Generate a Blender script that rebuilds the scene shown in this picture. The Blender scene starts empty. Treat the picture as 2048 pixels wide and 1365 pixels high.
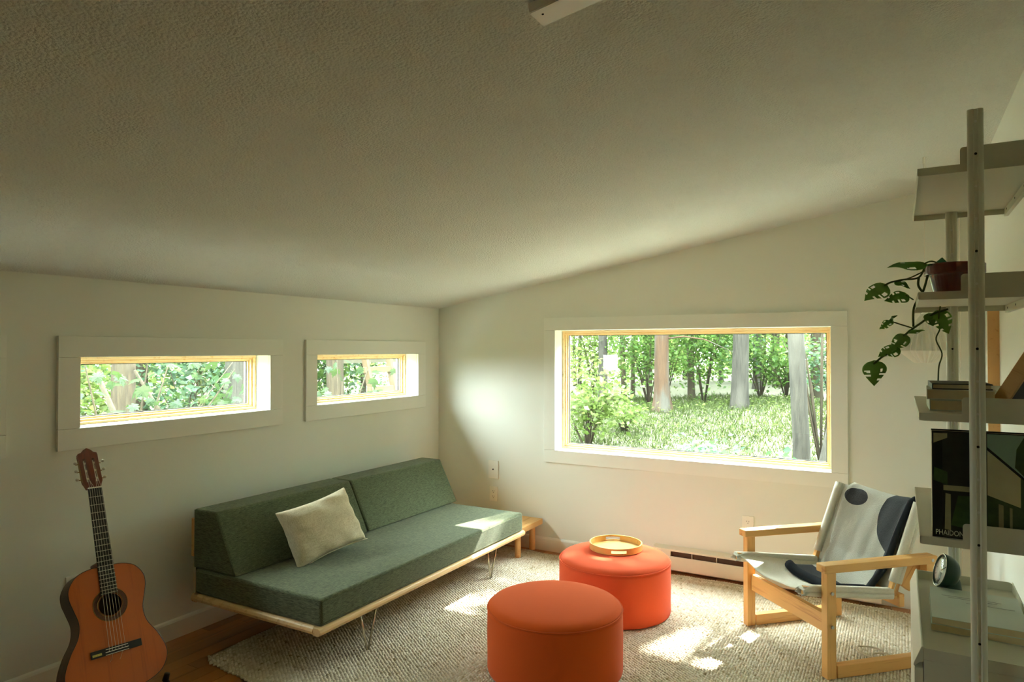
import bpy, bmesh, math, random
import numpy as np
from mathutils import Vector, Matrix, Euler

C = bpy.context.scene
COL = C.collection
R = math.radians
random.seed(7)
rng = np.random.default_rng(7)

# ------------------------------------------------------------------ camera, sky, sun, exposure
cam_d = bpy.data.cameras.new('camera')
cam = bpy.data.objects.new('camera', cam_d)
COL.objects.link(cam)
cam.location = (3.285, -4.567, 1.5)
cam.rotation_euler = (R(90.68), 0, R(29.6))
cam_d.sensor_width = 36
cam_d.lens = 36 * 1365 / 2048
cam_d.clip_start = 0.05
cam_d.clip_end = 200
C.camera = cam

W = bpy.data.worlds.new('sky')
C.world = W
W.use_nodes = True
wb = W.node_tree.nodes['Background']
wb.inputs[0].default_value = (0.90, 0.98, 1.0, 1)
wb.inputs[1].default_value = 64.0
# overcast-bright sky: zenith three times the horizon
_t = W.node_tree
_tc = _t.nodes.new('ShaderNodeTexCoord')
_sp = _t.nodes.new('ShaderNodeSeparateXYZ')
_mr = _t.nodes.new('ShaderNodeMapRange')
_mr.inputs['From Min'].default_value = 0.0
_mr.inputs['From Max'].default_value = 1.0
_mr.inputs['To Min'].default_value = 0.33
_mr.inputs['To Max'].default_value = 1.0
_mx = _t.nodes.new('ShaderNodeMix')
_mx.data_type = 'RGBA'
_mx.blend_type = 'MULTIPLY'
_mx.inputs[0].default_value = 1.0
_mx.inputs[6].default_value = (0.87, 0.99, 1.0, 1)
_t.links.new(_tc.outputs['Generated'], _sp.inputs[0])
_t.links.new(_sp.outputs['Z'], _mr.inputs[0])
_t.links.new(_mr.outputs[0], _mx.inputs[7])
_t.links.new(_mx.outputs[2], wb.inputs[0])

SUN_DIR = Vector((-0.24, -1.0, -1.05)).normalized()
sd = bpy.data.lights.new('sun', 'SUN')
sd.energy = 34
sd.angle = R(0.53)
sd.color = (1.0, 0.96, 0.88)
so = bpy.data.objects.new('sun', sd)
COL.objects.link(so)
so.rotation_euler = SUN_DIR.to_track_quat('-Z', 'Y').to_euler()
so.location = (5, 12, 14)


def portal(name, loc, rot, sx, sy):
    d = bpy.data.lights.new(name, 'AREA')
    d.shape = 'RECTANGLE'
    d.size = sx
    d.size_y = sy
    d.cycles.is_portal = True
    o = bpy.data.objects.new(name, d)
    COL.objects.link(o)
    o.location = loc
    o.rotation_euler = rot


portal('sky_portal', (1.993, 0.165, 1.195), (R(-90), 0, 0), 1.9, 0.92)
portal('sky_portal', (-0.165, -2.28, 1.3), (0, R(-90), 0), 0.34, 1.12)
portal('sky_portal', (-0.165, -0.826, 1.3), (0, R(-90), 0), 0.34, 1.1)
portal('sky_portal', (-0.165, -3.76, 1.3), (0, R(-90), 0), 0.34, 1.12)

vs = C.view_settings
vs.view_transform = 'Standard'
vs.look = 'None'
vs.exposure = 0.6
vs.gamma = 1.0
vs.use_curve_mapping = False
C.cycles.max_bounces = 12
C.cycles.diffuse_bounces = 7
C.cycles.transparent_max_bounces = 16
C.cycles.sample_clamp_indirect = 8.0
C.cycles.caustics_reflective = False
C.cycles.caustics_refractive = False


# ------------------------------------------------------------------ helpers
def lin(c):
    if isinstance(c, str):
        c = [int(c[i:i + 2], 16) / 255 for i in (0, 2, 4)]
    return tuple((v / 12.92 if v <= 0.04045 else ((v + 0.055) / 1.055) ** 2.4) for v in c[:3]) + (1.0,)


class NT:
    def __init__(s, name):
        s.m = bpy.data.materials.new(name)
        s.m.use_nodes = True
        s.t = s.m.node_tree
        s.b = s.t.nodes['Principled BSDF']
        s.out = s.t.nodes['Material Output']

    def n(s, typ, **kw):
        nd = s.t.nodes.new(typ)
        for k, v in kw.items():
            if k.startswith('_'):
                setattr(nd, k[1:], v)
            else:
                nd.inputs[k.replace('__', ' ')].default_value = v
        return nd

    def l(s, a, b):
        s.t.links.new(a, b)

    def coords(s, kind='Object', scale=(1, 1, 1), rot=(0, 0, 0)):
        tc = s.n('ShaderNodeTexCoord')
        mp = s.n('ShaderNodeMapping')
        mp.inputs['Scale'].default_value = scale
        mp.inputs['Rotation'].default_value = rot
        s.l(tc.outputs[kind], mp.inputs[0])
        return mp.outputs[0]

    def noise(s, vec, scale, detail=3, rough=0.55):
        nd = s.n('ShaderNodeTexNoise', Scale=scale, Detail=detail, Roughness=rough)
        s.l(vec, nd.inputs['Vector'])
        return nd.outputs['Fac']

    def ramp(s, fac, stops):
        nd = s.n('ShaderNodeValToRGB')
        cr = nd.color_ramp
        while len(cr.elements) < len(stops):
            cr.elements.new(0.5)
        for e, (p, c) in zip(cr.elements, stops):
            e.position = p
            e.color = lin(c)
        s.l(fac, nd.inputs[0])
        return nd.outputs[0]

    def mix(s, a, b, fac, mode='MIX'):
        nd = s.n('ShaderNodeMix', _data_type='RGBA', _blend_type=mode)
        for i, v in ((6, a), (7, b), (0, fac)):
            if hasattr(v, 'is_linked') or hasattr(v, 'links'):
                s.l(v, nd.inputs[i])
            else:
                nd.inputs[i].default_value = v
        return nd.outputs[2]

    def bump(s, h, strength=0.3, dist=0.01):
        nd = s.n('ShaderNodeBump', Strength=strength, Distance=dist)
        s.l(h, nd.inputs['Height'])
        s.l(nd.outputs[0], s.b.inputs['Normal'])
        return nd


def plain(name, col, rough=0.5, metal=0.0, spec=0.5, var=0.06, scale=12.0, bump=0.0, bscale=200.0):
    k = NT(name)
    v = k.coords()
    f = k.noise(v, scale)
    c = lin(col)
    lo = tuple(x * (1 - var) for x in c[:3]) + (1,)
    hi = tuple(min(1, x * (1 + var)) for x in c[:3]) + (1,)
    k.l(k.mix(lo, hi, f), k.b.inputs['Base Color'])
    k.b.inputs['Roughness'].default_value = rough
    k.b.inputs['Metallic'].default_value = metal
    k.b.inputs['Specular IOR Level'].default_value = spec
    if bump:
        k.bump(k.noise(v, bscale, 2), bump, 0.002)
    return k.m


def wood(name, dark, light, axis='Y', rough=0.45, ring=26.0, stretch=14.0, island=False, coat=0.0):
    k = NT(name)
    sc = {'X': (1 / stretch, 1, 1), 'Y': (1, 1 / stretch, 1), 'Z': (1, 1, 1 / stretch)}[axis]
    tc = k.n('ShaderNodeTexCoord')
    oi = k.n('ShaderNodeObjectInfo')
    ad = k.n('ShaderNodeVectorMath', _operation='ADD')
    k.l(tc.outputs['Object'], ad.inputs[0])
    mu = k.n('ShaderNodeMath', _operation='MULTIPLY')
    mu.inputs[1].default_value = 17.0
    k.l(oi.outputs['Random'], mu.inputs[0])
    cb = k.n('ShaderNodeCombineXYZ')
    for i in range(3):
        k.l(mu.outputs[0], cb.inputs[i])
    k.l(cb.outputs[0], ad.inputs[1])
    mp = k.n('ShaderNodeMapping')
    mp.inputs['Scale'].default_value = sc
    k.l(ad.outputs[0], mp.inputs[0])
    n1 = k.noise(mp.outputs[0], ring, 4, 0.6)
    n2 = k.noise(mp.outputs[0], ring * 7, 3, 0.6)
    mx = k.n('ShaderNodeMath', _operation='MULTIPLY_ADD')
    mx.inputs[1].default_value = 0.35
    k.l(n2, mx.inputs[0])
    k.l(n1, mx.inputs[2])
    col = k.ramp(mx.outputs[0], [(0.42, dark), (0.62, light), (0.85, light)])
    if island:
        hs = k.n('ShaderNodeHueSaturation')
        m2 = k.n('ShaderNodeMapRange')
        m2.inputs['To Min'].default_value = 0.6
        m2.inputs['To Max'].default_value = 1.25
        k.l(oi.outputs['Random'], m2.inputs[0])
        k.l(m2.outputs[0], hs.inputs['Value'])
        k.l(col, hs.inputs['Color'])
        col = hs.outputs[0]
    k.l(col, k.b.inputs['Base Color'])
    k.b.inputs['Roughness'].default_value = rough
    k.b.inputs['Coat Weight'].default_value = coat
    k.b.inputs['Coat Roughness'].default_value = 0.15
    k.bump(n2, 0.08, 0.002)
    return k.m


def fabric(name, c1, c2, scale=420.0, bump=0.35, rough=0.95, slub=True):
    """woven cloth: crossing streaks of two yarn colours"""
    k = NT(name)
    tc = k.n('ShaderNodeTexCoord')
    fs = []
    for sc in ((1, 0.05, 1), (0.05, 1, 0.55)):
        mp = k.n('ShaderNodeMapping')
        mp.inputs['Scale'].default_value = sc
        k.l(tc.outputs['Object'], mp.inputs[0])
        fs.append(k.noise(mp.outputs[0], scale, 2, 0.7))
    a = k.n('ShaderNodeMath', _operation='ADD')
    k.l(fs[0], a.inputs[0])
    k.l(fs[1], a.inputs[1])
    h = k.n('ShaderNodeMath', _operation='MULTIPLY')
    h.inputs[1].default_value = 0.5
    k.l(a.outputs[0], h.inputs[0])
    k.l(k.ramp(h.outputs[0], [(0.40, c1), (0.60, c2)]), k.b.inputs['Base Color'])
    k.b.inputs['Roughness'].default_value = rough
    k.b.inputs['Specular IOR Level'].default_value = 0.15
    k.b.inputs['Sheen Weight'].default_value = 0.15
    k.bump(h.outputs[0], bump, 0.003)
    return k.m


def felt(name, col, var=0.12, scale=700.0, bump=0.25):
    k = NT(name)
    v = k.coords()
    f = k.noise(v, scale, 3, 0.7)
    c = lin(col)
    lo = tuple(x * (1 - var) for x in c[:3]) + (1,)
    hi = tuple(min(1, x * (1 + var)) for x in c[:3]) + (1,)
    k.l(k.mix(lo, hi, f), k.b.inputs['Base Color'])
    k.b.inputs['Roughness'].default_value = 0.95
    k.b.inputs['Specular IOR Level'].default_value = 0.12
    k.b.inputs['Sheen Weight'].default_value = 0.08
    k.bump(f, bump, 0.002)
    return k.m


def leaf_mat(name, cols, trans=0.45, dim=1.0):
    k = NT(name)
    g = k.n('ShaderNodeNewGeometry')
    n = len(cols)
    col = k.ramp(g.outputs['Random Per Island'], [((i + 0.5) / n, c) for i, c in enumerate(cols)])
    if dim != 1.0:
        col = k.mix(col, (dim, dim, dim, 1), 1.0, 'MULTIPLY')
    d = k.n('ShaderNodeBsdfDiffuse')
    t = k.n('ShaderNodeBsdfTranslucent')
    gl = k.n('ShaderNodeBsdfGlossy', Roughness=0.35)
    k.l(col, d.inputs['Color'])
    k.l(k.mix(col, (0.5 * dim, 0.72 * dim, 0.18 * dim, 1), 0.3), t.inputs['Color'])
    mx = k.n('ShaderNodeMixShader', Fac=trans)
    k.l(d.outputs[0], mx.inputs[1])
    k.l(t.outputs[0], mx.inputs[2])
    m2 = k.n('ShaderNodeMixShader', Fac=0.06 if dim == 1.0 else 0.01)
    k.l(mx.outputs[0], m2.inputs[1])
    k.l(gl.outputs[0], m2.inputs[2])
    k.l(m2.outputs[0], k.out.inputs[0])
    return k.m


def bark_mat(name, c1, c2, c3, scale=9.0, island=0.0):
    k = NT(name)
    v = k.coords(scale=(1, 1, 0.11))
    f = k.noise(v, scale * 4, 5, 0.7)
    vo = k.n('ShaderNodeTexVoronoi', Scale=scale * 1.9, _feature='DISTANCE_TO_EDGE')
    k.l(v, vo.inputs['Vector'])
    big = k.noise(k.coords(scale=(1, 1, 0.35)), 4.0, 3)
    c = k.ramp(f, [(0.3, c1), (0.6, c2)])
    fac = k.n('ShaderNodeMapRange')
    fac.inputs['From Min'].default_value = 0.45
    fac.inputs['From Max'].default_value = 0.6
    k.l(big, fac.inputs[0])
    k.l(k.mix(c, lin(c3), fac.outputs[0]), k.b.inputs['Base Color'])
    k.b.inputs['Roughness'].default_value = 0.9
    k.b.inputs['Specular IOR Level'].default_value = 0.2
    a = k.n('ShaderNodeMath', _operation='ADD')
    k.l(f, a.inputs[0])
    k.l(vo.outputs['Distance'], a.inputs[1])
    k.bump(a.outputs[0], 0.7, 0.03)
    return k.m


class MB:
    """collects geometry for ONE mesh object"""

    def __init__(s):
        s.v, s.f, s.mi = [], [], []

    def add(s, vs, fs, mi=0):
        b = len(s.v)
        s.v += [tuple(p) for p in vs]
        s.f += [tuple(i + b for i in f) for f in fs]
        s.mi += [mi] * len(fs)
        return s

    def box(s, x0, x1, y0, y1, z0, z1, mi=0):
        return s.hexa([(x0, y0, z0), (x1, y0, z0), (x1, y1, z0), (x0, y1, z0),
                       (x0, y0, z1), (x1, y0, z1), (x1, y1, z1), (x0, y1, z1)], mi)

    def hexa(s, p, mi=0):
        return s.add(p, [(3, 2, 1, 0), (4, 5, 6, 7), (0, 1, 5, 4), (1, 2, 6, 5), (2, 3, 7, 6), (3, 0, 4, 7)], mi)

    def beam(s, a, b, w, h, up=(0, 0, 1), mi=0):
        """rectangular bar from a to b; w across, h along up"""
        a, b = Vector(a), Vector(b)
        d = (b - a).normalized()
        u = Vector(up)
        sx = d.cross(u).normalized()
        u = sx.cross(d).normalized()
        P = []
        for q in (a, b):
            for i, j in ((-1, -1), (1, -1), (1, 1), (-1, 1)):
                P.append(q + sx * (i * w / 2) + u * (j * h / 2))
        return s.add(P, [(3, 2, 1, 0), (4, 5, 6, 7), (0, 1, 5, 4), (1, 2, 6, 5), (2, 3, 7, 6), (3, 0, 4, 7)], mi)

    def tube(s, pts, rad, n=8, cap=True, mi=0):
        pts = [Vector(p) for p in pts]
        if not hasattr(rad, '__len__'):
            rad = [rad] * len(pts)
        b = []
        prev = None
        for i, p in enumerate(pts):
            d = (pts[min(i + 1, len(pts) - 1)] - pts[max(i - 1, 0)]).normalized()
            if prev is None:
                ref = Vector((0, 0, 1)) if abs(d.z) < 0.9 else Vector((1, 0, 0))
                u = d.cross(ref).normalized()
            else:
                u = (prev - d * prev.dot(d)).normalized()
            prev = u
            w = d.cross(u)
            for k in range(n):
                a = 2 * math.pi * k / n
                b.append(p + (u * math.cos(a) + w * math.sin(a)) * rad[i])
        fs = []
        for i in range(len(pts) - 1):
            for k in range(n):
                k2 = (k + 1) % n
                fs.append((i * n + k, i * n + k2, (i + 1) * n + k2, (i + 1) * n + k))
        if cap:
            fs.append(tuple(range(n - 1, -1, -1)))
            fs.append(tuple((len(pts) - 1) * n + k for k in range(n)))
        return s.add(b, fs, mi)

    def lathe(s, prof, n=32, c=(0, 0, 0), closed=False, mi=0):
        """prof: (r, z) list from bottom to top, revolved about z"""
        vs = []
        for r, z in prof:
            for k in range(n):
                a = 2 * math.pi * k / n
                vs.append((c[0] + r * math.cos(a), c[1] + r * math.sin(a), c[2] + z))
        fs = []
        m = len(prof)
        for i in range(m - 1 + (1 if closed else 0)):
            j = (i + 1) % m
            for k in range(n):
                k2 = (k + 1) % n
                fs.append((i * n + k, i * n + k2, j * n + k2, j * n + k))
        if not closed:
            if prof[0][0] > 1e-5:
                fs.append(tuple(range(n - 1, -1, -1)))
            if prof[-1][0] > 1e-5:
                fs.append(tuple((m - 1) * n + k for k in range(n)))
        return s.add(vs, fs, mi)

    def grid(s, P, mi=0, skip=()):
        """P[i][j] points -> quads; skip: set of (i, j) cells left open"""
        nr, nc = len(P), len(P[0])
        vs = [p for row in P for p in row]
        fs = [(i * nc + j, i * nc + j + 1, (i + 1) * nc + j + 1, (i + 1) * nc + j)
              for i in range(nr - 1) for j in range(nc - 1) if (i, j) not in skip]
        return s.add(vs, fs, mi)

    def prism(s, poly, a, b, axis='Z', mi=0):
        """extrude a 2-D polygon from a to b along axis; poly in the two other axes (x,y), (x,z) or (y,z)"""
        def pt(p, h):
            return {'Z': (p[0], p[1], h), 'Y': (p[0], h, p[1]), 'X': (h, p[0], p[1])}[axis]
        n = len(poly)
        vs = [pt(p, a) for p in poly] + [pt(p, b) for p in poly]
        fs = [tuple(range(n - 1, -1, -1)), tuple(range(n, 2 * n))]
        fs += [(i, (i + 1) % n, n + (i + 1) % n, n + i) for i in range(n)]
        return s.add(vs, fs, mi)

    def build(s, name, mats, parent=None, bevel=0.0, seg=2, smooth=False, solid=0.0, subsurf=0, fix=False):
        me = bpy.data.meshes.new(name)
        me.from_pydata(s.v, [], s.f)
        if not isinstance(mats, (list, tuple)):
            mats = [mats]
        for m in mats:
            me.materials.append(m)
        if any(s.mi):
            me.polygons.foreach_set('material_index', s.mi)
        if fix:
            bm = bmesh.new()
            bm.from_mesh(me)
            bmesh.ops.remove_doubles(bm, verts=bm.verts, dist=1e-5)
            bmesh.ops.recalc_face_normals(bm, faces=bm.faces)
            bm.to_mesh(me)
            bm.free()
        if smooth or bevel:
            me.polygons.foreach_set('use_smooth', [True] * len(me.polygons))
        o = bpy.data.objects.new(name, me)
        COL.objects.link(o)
        if parent is not None:
            o.parent = parent
        if solid:
            md = o.modifiers.new('solid', 'SOLIDIFY')
            md.thickness = solid
            md.offset = 0
        if subsurf:
            md = o.modifiers.new('sub', 'SUBSURF')
            md.levels = md.render_levels = subsurf
        if bevel:
            md = o.modifiers.new('bevel', 'BEVEL')
            md.width = bevel
            md.segments = seg
            md.limit_method = 'ANGLE'
            md.angle_limit = R(35)
            md.harden_normals = True
        return o


def tag(o, label=None, cat=None, group=None, kind=None):
    if label:
        o['label'] = label
    if cat:
        o['category'] = cat
    if group:
        o['group'] = group
    if kind:
        o['kind'] = kind
    return o


def empty(name, loc=(0, 0, 0), rz=0.0, parent=None):
    o = bpy.data.objects.new(name, None)
    COL.objects.link(o)
    o.empty_display_size = 0.1
    o.location = loc
    o.rotation_euler = (0, 0, rz)
    if parent is not None:
        o.parent = parent
    return o


def copy_tree(o, parent=None):
    c = o.copy()
    COL.objects.link(c)
    c.parent = parent
    for ch in list(o.children):
        copy_tree(ch, c)
    return c


def fast_mesh(name, verts, faces_flat, nper, mat, parent=None):
    """big mesh from numpy arrays, nper = corners per face"""
    me = bpy.data.meshes.new(name)
    nf = len(faces_flat) // nper
    me.vertices.add(len(verts))
    me.vertices.foreach_set('co', np.asarray(verts, dtype=np.float32).ravel())
    me.loops.add(nf * nper)
    me.loops.foreach_set('vertex_index', np.asarray(faces_flat, dtype=np.int32))
    me.polygons.add(nf)
    me.polygons.foreach_set('loop_start', np.arange(0, nf * nper, nper, dtype=np.int32))
    me.update(calc_edges=True)
    me.validate()
    me.materials.append(mat)
    o = bpy.data.objects.new(name, me)
    COL.objects.link(o)
    if parent is not None:
        o.parent = parent
    return o


# ------------------------------------------------------------------ materials
def paint(name, col, bump=0.05, bscale=260.0, rough=0.75):
    return plain(name, col, rough=rough, spec=0.25, var=0.015, scale=3.0, bump=bump, bscale=bscale)


M = {}
M['wall'] = paint('wall_paint', 'E9EBE1', 0.12, 180)
M['trim'] = paint('trim_paint', 'F0F2E9', 0.02, 90, 0.5)


def ceiling_mat():
    k = NT('stucco_ceiling')
    v = k.coords()
    n1 = k.noise(v, 100, 5, 0.7)
    vo = k.n('ShaderNodeTexVoronoi', Scale=120.0)
    k.l(v, vo.inputs['Vector'])
    a = k.n('ShaderNodeMath', _operation='SUBTRACT')
    k.l(n1, a.inputs[0])
    mu = k.n('ShaderNodeMath', _operation='MULTIPLY')
    mu.inputs[1].default_value = 0.5
    k.l(vo.outputs['Distance'], mu.inputs[0])
    k.l(mu.outputs[0], a.inputs[1])
    k.l(k.mix(lin('F0F0E6'), lin('F7F7EF'), n1), k.b.inputs['Base Color'])
    k.b.inputs['Roughness'].default_value = 0.9
    k.b.inputs['Specular IOR Level'].default_value = 0.1
    k.bump(a.outputs[0], 1.0, 0.013)
    return k.m


M['ceiling'] = ceiling_mat()
M['floor'] = wood('floor_planks', '643A1A', 'A6692E', 'Y', 0.35, 16, 18, island=True, coat=0.25)
M['sash'] = wood('window_pine', 'D2A568', 'EBCE9C', 'X', 0.4, 30, 10)
M['ash'] = wood('pale_ash', 'B98E58', 'DDBC88', 'Y', 0.42, 30, 16)
M['oak'] = wood('honey_oak', 'B47A3C', 'D6A566', 'Y', 0.42, 30, 16)
M['pine'] = wood('chair_pine', 'AF6C30', 'DDA963', 'Y', 0.45, 24, 20)
M['chrome'] = plain('steel_rod', 'C9C2AE', 0.25, 1.0)
M['screw'] = plain('zinc_screw', 'BDBDB8', 0.35, 1.0)
M['green'] = fabric('green_weave', '2E3625', '70785B', 760.0, 0.22)
M['seam'] = plain('green_piping', '2C3A27', 0.9)
M['cream'] = fabric('cream_boucle', 'C4B898', 'E2D9BF', 420.0, 0.5)
M['orange'] = felt('rust_felt', 'C9531C', 0.14)
M['coral'] = felt('coral_felt', 'DE5832', 0.14)
M['bamboo'] = wood('bamboo', 'B98439', 'DDAE63', 'X', 0.35, 40, 8, coat=0.2)
M['canvas'] = fabric('canvas_cloth', 'C9C5B4', 'DEDBCD', 900.0, 0.25)
M['rug'] = plain('rug_wool', 'BFB49C', 0.95, 0, 0.1, 0.08, 30)


def loops_mat():
    k = NT('rug_loops')
    g = k.n('ShaderNodeNewGeometry')
    c = k.ramp(g.outputs['Random Per Island'], [(0.0, 'A19274'), (0.05, 'C4B89F'), (0.5, 'D0C6B1'), (1.0, 'DBD3C2')])
    k.l(c, k.b.inputs['Base Color'])
    k.b.inputs['Roughness'].default_value = 0.95
    k.b.inputs['Specular IOR Level'].default_value = 0.1
    return k.m


M['loops'] = loops_mat()
M['shelf'] = plain('shelf_enamel', 'D6D4C2', 0.4, 0, 0.4, 0.02)
M['alu'] = plain('anodised_post', 'E0E0D2', 0.4, 0.0, 0.5, 0.03)
M['black'] = plain('black_plastic', '14130F', 0.5)
M['dark'] = plain('dark_gap', '1C1712', 0.7)
M['ivory'] = plain('ivory_plastic', 'F4F1E4', 0.35)
M['white'] = plain('white_plastic', 'EDEDE8', 0.35)
M['heater'] = plain('heater_enamel', 'E4DCC8', 0.45, 0, 0.4, 0.03)
M['fin'] = plain('heater_fins', '4A3220', 0.6, 0.3)
M['leaf'] = leaf_mat('plant_leaf', ['5C9034', '79A845', '699B3A'], 0.35)
M['stem'] = plain('plant_stem', '4A5B26', 0.6)
M['pot'] = plain('glazed_pot', '65200F', 0.12, 0, 0.7, 0.5, 14)
M['soil'] = plain('potting_soil', '2B2118', 0.95, bump=0.6, bscale=90)
M['paper'] = plain('book_paper', 'D2BF95', 0.85, 0, 0.2, 0.08, 60)
M['shade'] = None


def glass_mat():
    k = NT('window_glass')
    t = k.n('ShaderNodeBsdfTransparent')
    t.inputs[0].default_value = (0.97, 0.985, 0.97, 1)
    g = k.n('ShaderNodeBsdfGlossy', Roughness=0.0)
    fr = k.n('ShaderNodeFresnel')
    ge = k.n('ShaderNodeNewGeometry')
    mr = k.n('ShaderNodeMapRange')          # same reflectance from either side of the thin pane
    mr.inputs['To Min'].default_value = 1.45
    mr.inputs['To Max'].default_value = 1 / 1.45
    k.l(ge.outputs['Backfacing'], mr.inputs[0])
    k.l(mr.outputs[0], fr.inputs['IOR'])
    mx = k.n('ShaderNodeMixShader')
    k.l(fr.outputs[0], mx.inputs[0])
    k.l(t.outputs[0], mx.inputs[1])
    k.l(g.outputs[0], mx.inputs[2])
    k.l(mx.outputs[0], k.out.inputs[0])
    return k.m


M['glass'] = glass_mat()


def shade_mat():
    k = NT('pleated_paper')
    d = k.n('ShaderNodeBsdfDiffuse', Color=lin('FAF7EC'))
    t = k.n('ShaderNodeBsdfTranslucent', Color=lin('F4EEDA'))
    mx = k.n('ShaderNodeMixShader', Fac=0.15)
    k.l(d.outputs[0], mx.inputs[1])
    k.l(t.outputs[0], mx.inputs[2])
    k.l(mx.outputs[0], k.out.inputs[0])
    return k.m


M['shade'] = shade_mat()

# ------------------------------------------------------------------ room shell
XR, YF = 3.655, -8.2
Z0, SL = 1.831, 0.1684          # sloping ceiling: z = Z0 + SL * x
TH = 0.2


def zc(x):
    return Z0 + SL * x


def wall_cells(us, vs_, holes):
    out = []
    for i in range(len(us) - 1):
        for j in range(len(vs_) - 1):
            cu, cv = (us[i] + us[i + 1]) / 2, (vs_[j] + vs_[j + 1]) / 2
            if any(h[0] < cu < h[1] and h[2] < cv < h[3] for h in holes):
                continue
            out.append((us[i], us[i + 1], vs_[j], vs_[j + 1], j == len(vs_) - 2))
    return out


WZ0, WZ1 = 1.138, 1.463
LW = [(-2.82, -1.735), (-1.356, -0.296), (-4.30, -3.215)]          # left windows, along y
BW = (1.066, 2.92, 0.753, 1.638)                                    # back window
FW = (0.85, 2.65, 0.05, 2.1)                                       # glazed door behind the camera

w = MB()
ys = sorted([YF - TH, TH] + [v for a in LW for v in a])
for (a, b, c, d, top) in wall_cells(ys, [-0.3, WZ0, WZ1, Z0 + 0.02], [(p, q, WZ0, WZ1) for p, q in LW]):
    w.box(-TH, 0, a, b, c, d)
tag(w.build('wall_left', M['wall']), kind='structure')

w = MB()
for (a, b, c, d, top) in wall_cells([0, BW[0], BW[1], XR], [-0.3, BW[2], BW[3], 9], [BW]):
    if top:
        w.hexa([(a, 0, c), (b, 0, c), (b, TH, c), (a, TH, c),
                (a, 0, zc(a) + .02), (b, 0, zc(b) + .02), (b, TH, zc(b) + .02), (a, TH, zc(a) + .02)])
    else:
        w.box(a, b, 0, TH, c, d)
tag(w.build('wall_back', M['wall']), kind='structure')

w = MB()
for (a, b, c, d, top) in wall_cells([0, FW[0], FW[1], XR], [-0.3, FW[2], FW[3], 9], []):
    if top:
        w.hexa([(a, YF - TH, c), (b, YF - TH, c), (b, YF, c), (a, YF, c),
                (a, YF - TH, zc(a) + .02), (b, YF - TH, zc(b) + .02), (b, YF, zc(b) + .02), (a, YF, zc(a) + .02)])
    else:
        w.box(a, b, YF - TH, YF, c, d)
tag(w.build('wall_front', M['wall']), kind='structure')

w = MB().box(XR, XR + TH, YF - TH, TH, -0.3, zc(XR) + 0.02)
tag(w.build('wall_right', M['wall']), kind='structure')

w = MB()
a, b = -TH, XR + TH
w.hexa([(a, YF - TH, zc(a)), (b, YF - TH, zc(b)), (b, TH, zc(b)), (a, TH, zc(a)),
        (a, YF - TH, zc(a) + .2), (b, YF - TH, zc(b) + .2), (b, TH, zc(b) + .2), (a, TH, zc(a) + .2)])
tag(w.build('ceiling', M['ceiling']), kind='structure')

floor = tag(MB().box(-TH, XR + TH, YF - TH, TH, -0.3, -0.014).build('floor', M['dark']), kind='structure')
PW = 0.0830
plank_cache = {}
x = 0.0
row = 0
while x < XR - 0.01:
    x1 = min(x + PW, XR)
    y = YF - random.random() * 1.2
    while y < 0:
        L = random.choice([1.3, 1.6, 1.9, 2.2, 2.5])
        y0, y1 = max(y, YF), min(y + L, 0)
        y += L
        if y1 - y0 < 0.05:
            continue
        key = (round(x1 - x, 4), round(y1 - y0, 3))
        o = MB().box(0, x1 - x - 0.0016, 0, y1 - y0 - 0.0016, -0.014, 0.0).build('plank', M['floor'], floor)
        o.location = (x, y0, 0)
    x = x1
    row += 1


def baseboard(name, poly, a, b, axis):
    tag(MB().prism(poly, a, b, axis).build(name, M['trim']), kind='structure')


bp = [(0, 0), (0.016, 0), (0.016, 0.085), (0.012, 0.094), (0.006, 0.098), (0, 0.1)]
baseboard('baseboard_left', [(p, q) for p, q in bp], YF, 0.0, 'Y')
baseboard('baseboard_back', [(-p, q) for p, q in bp], 0.016, 1.80, 'X')
baseboard('baseboard_right', [(XR - p, q) for p, q in bp], YF, 0.0, 'Y')


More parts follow.
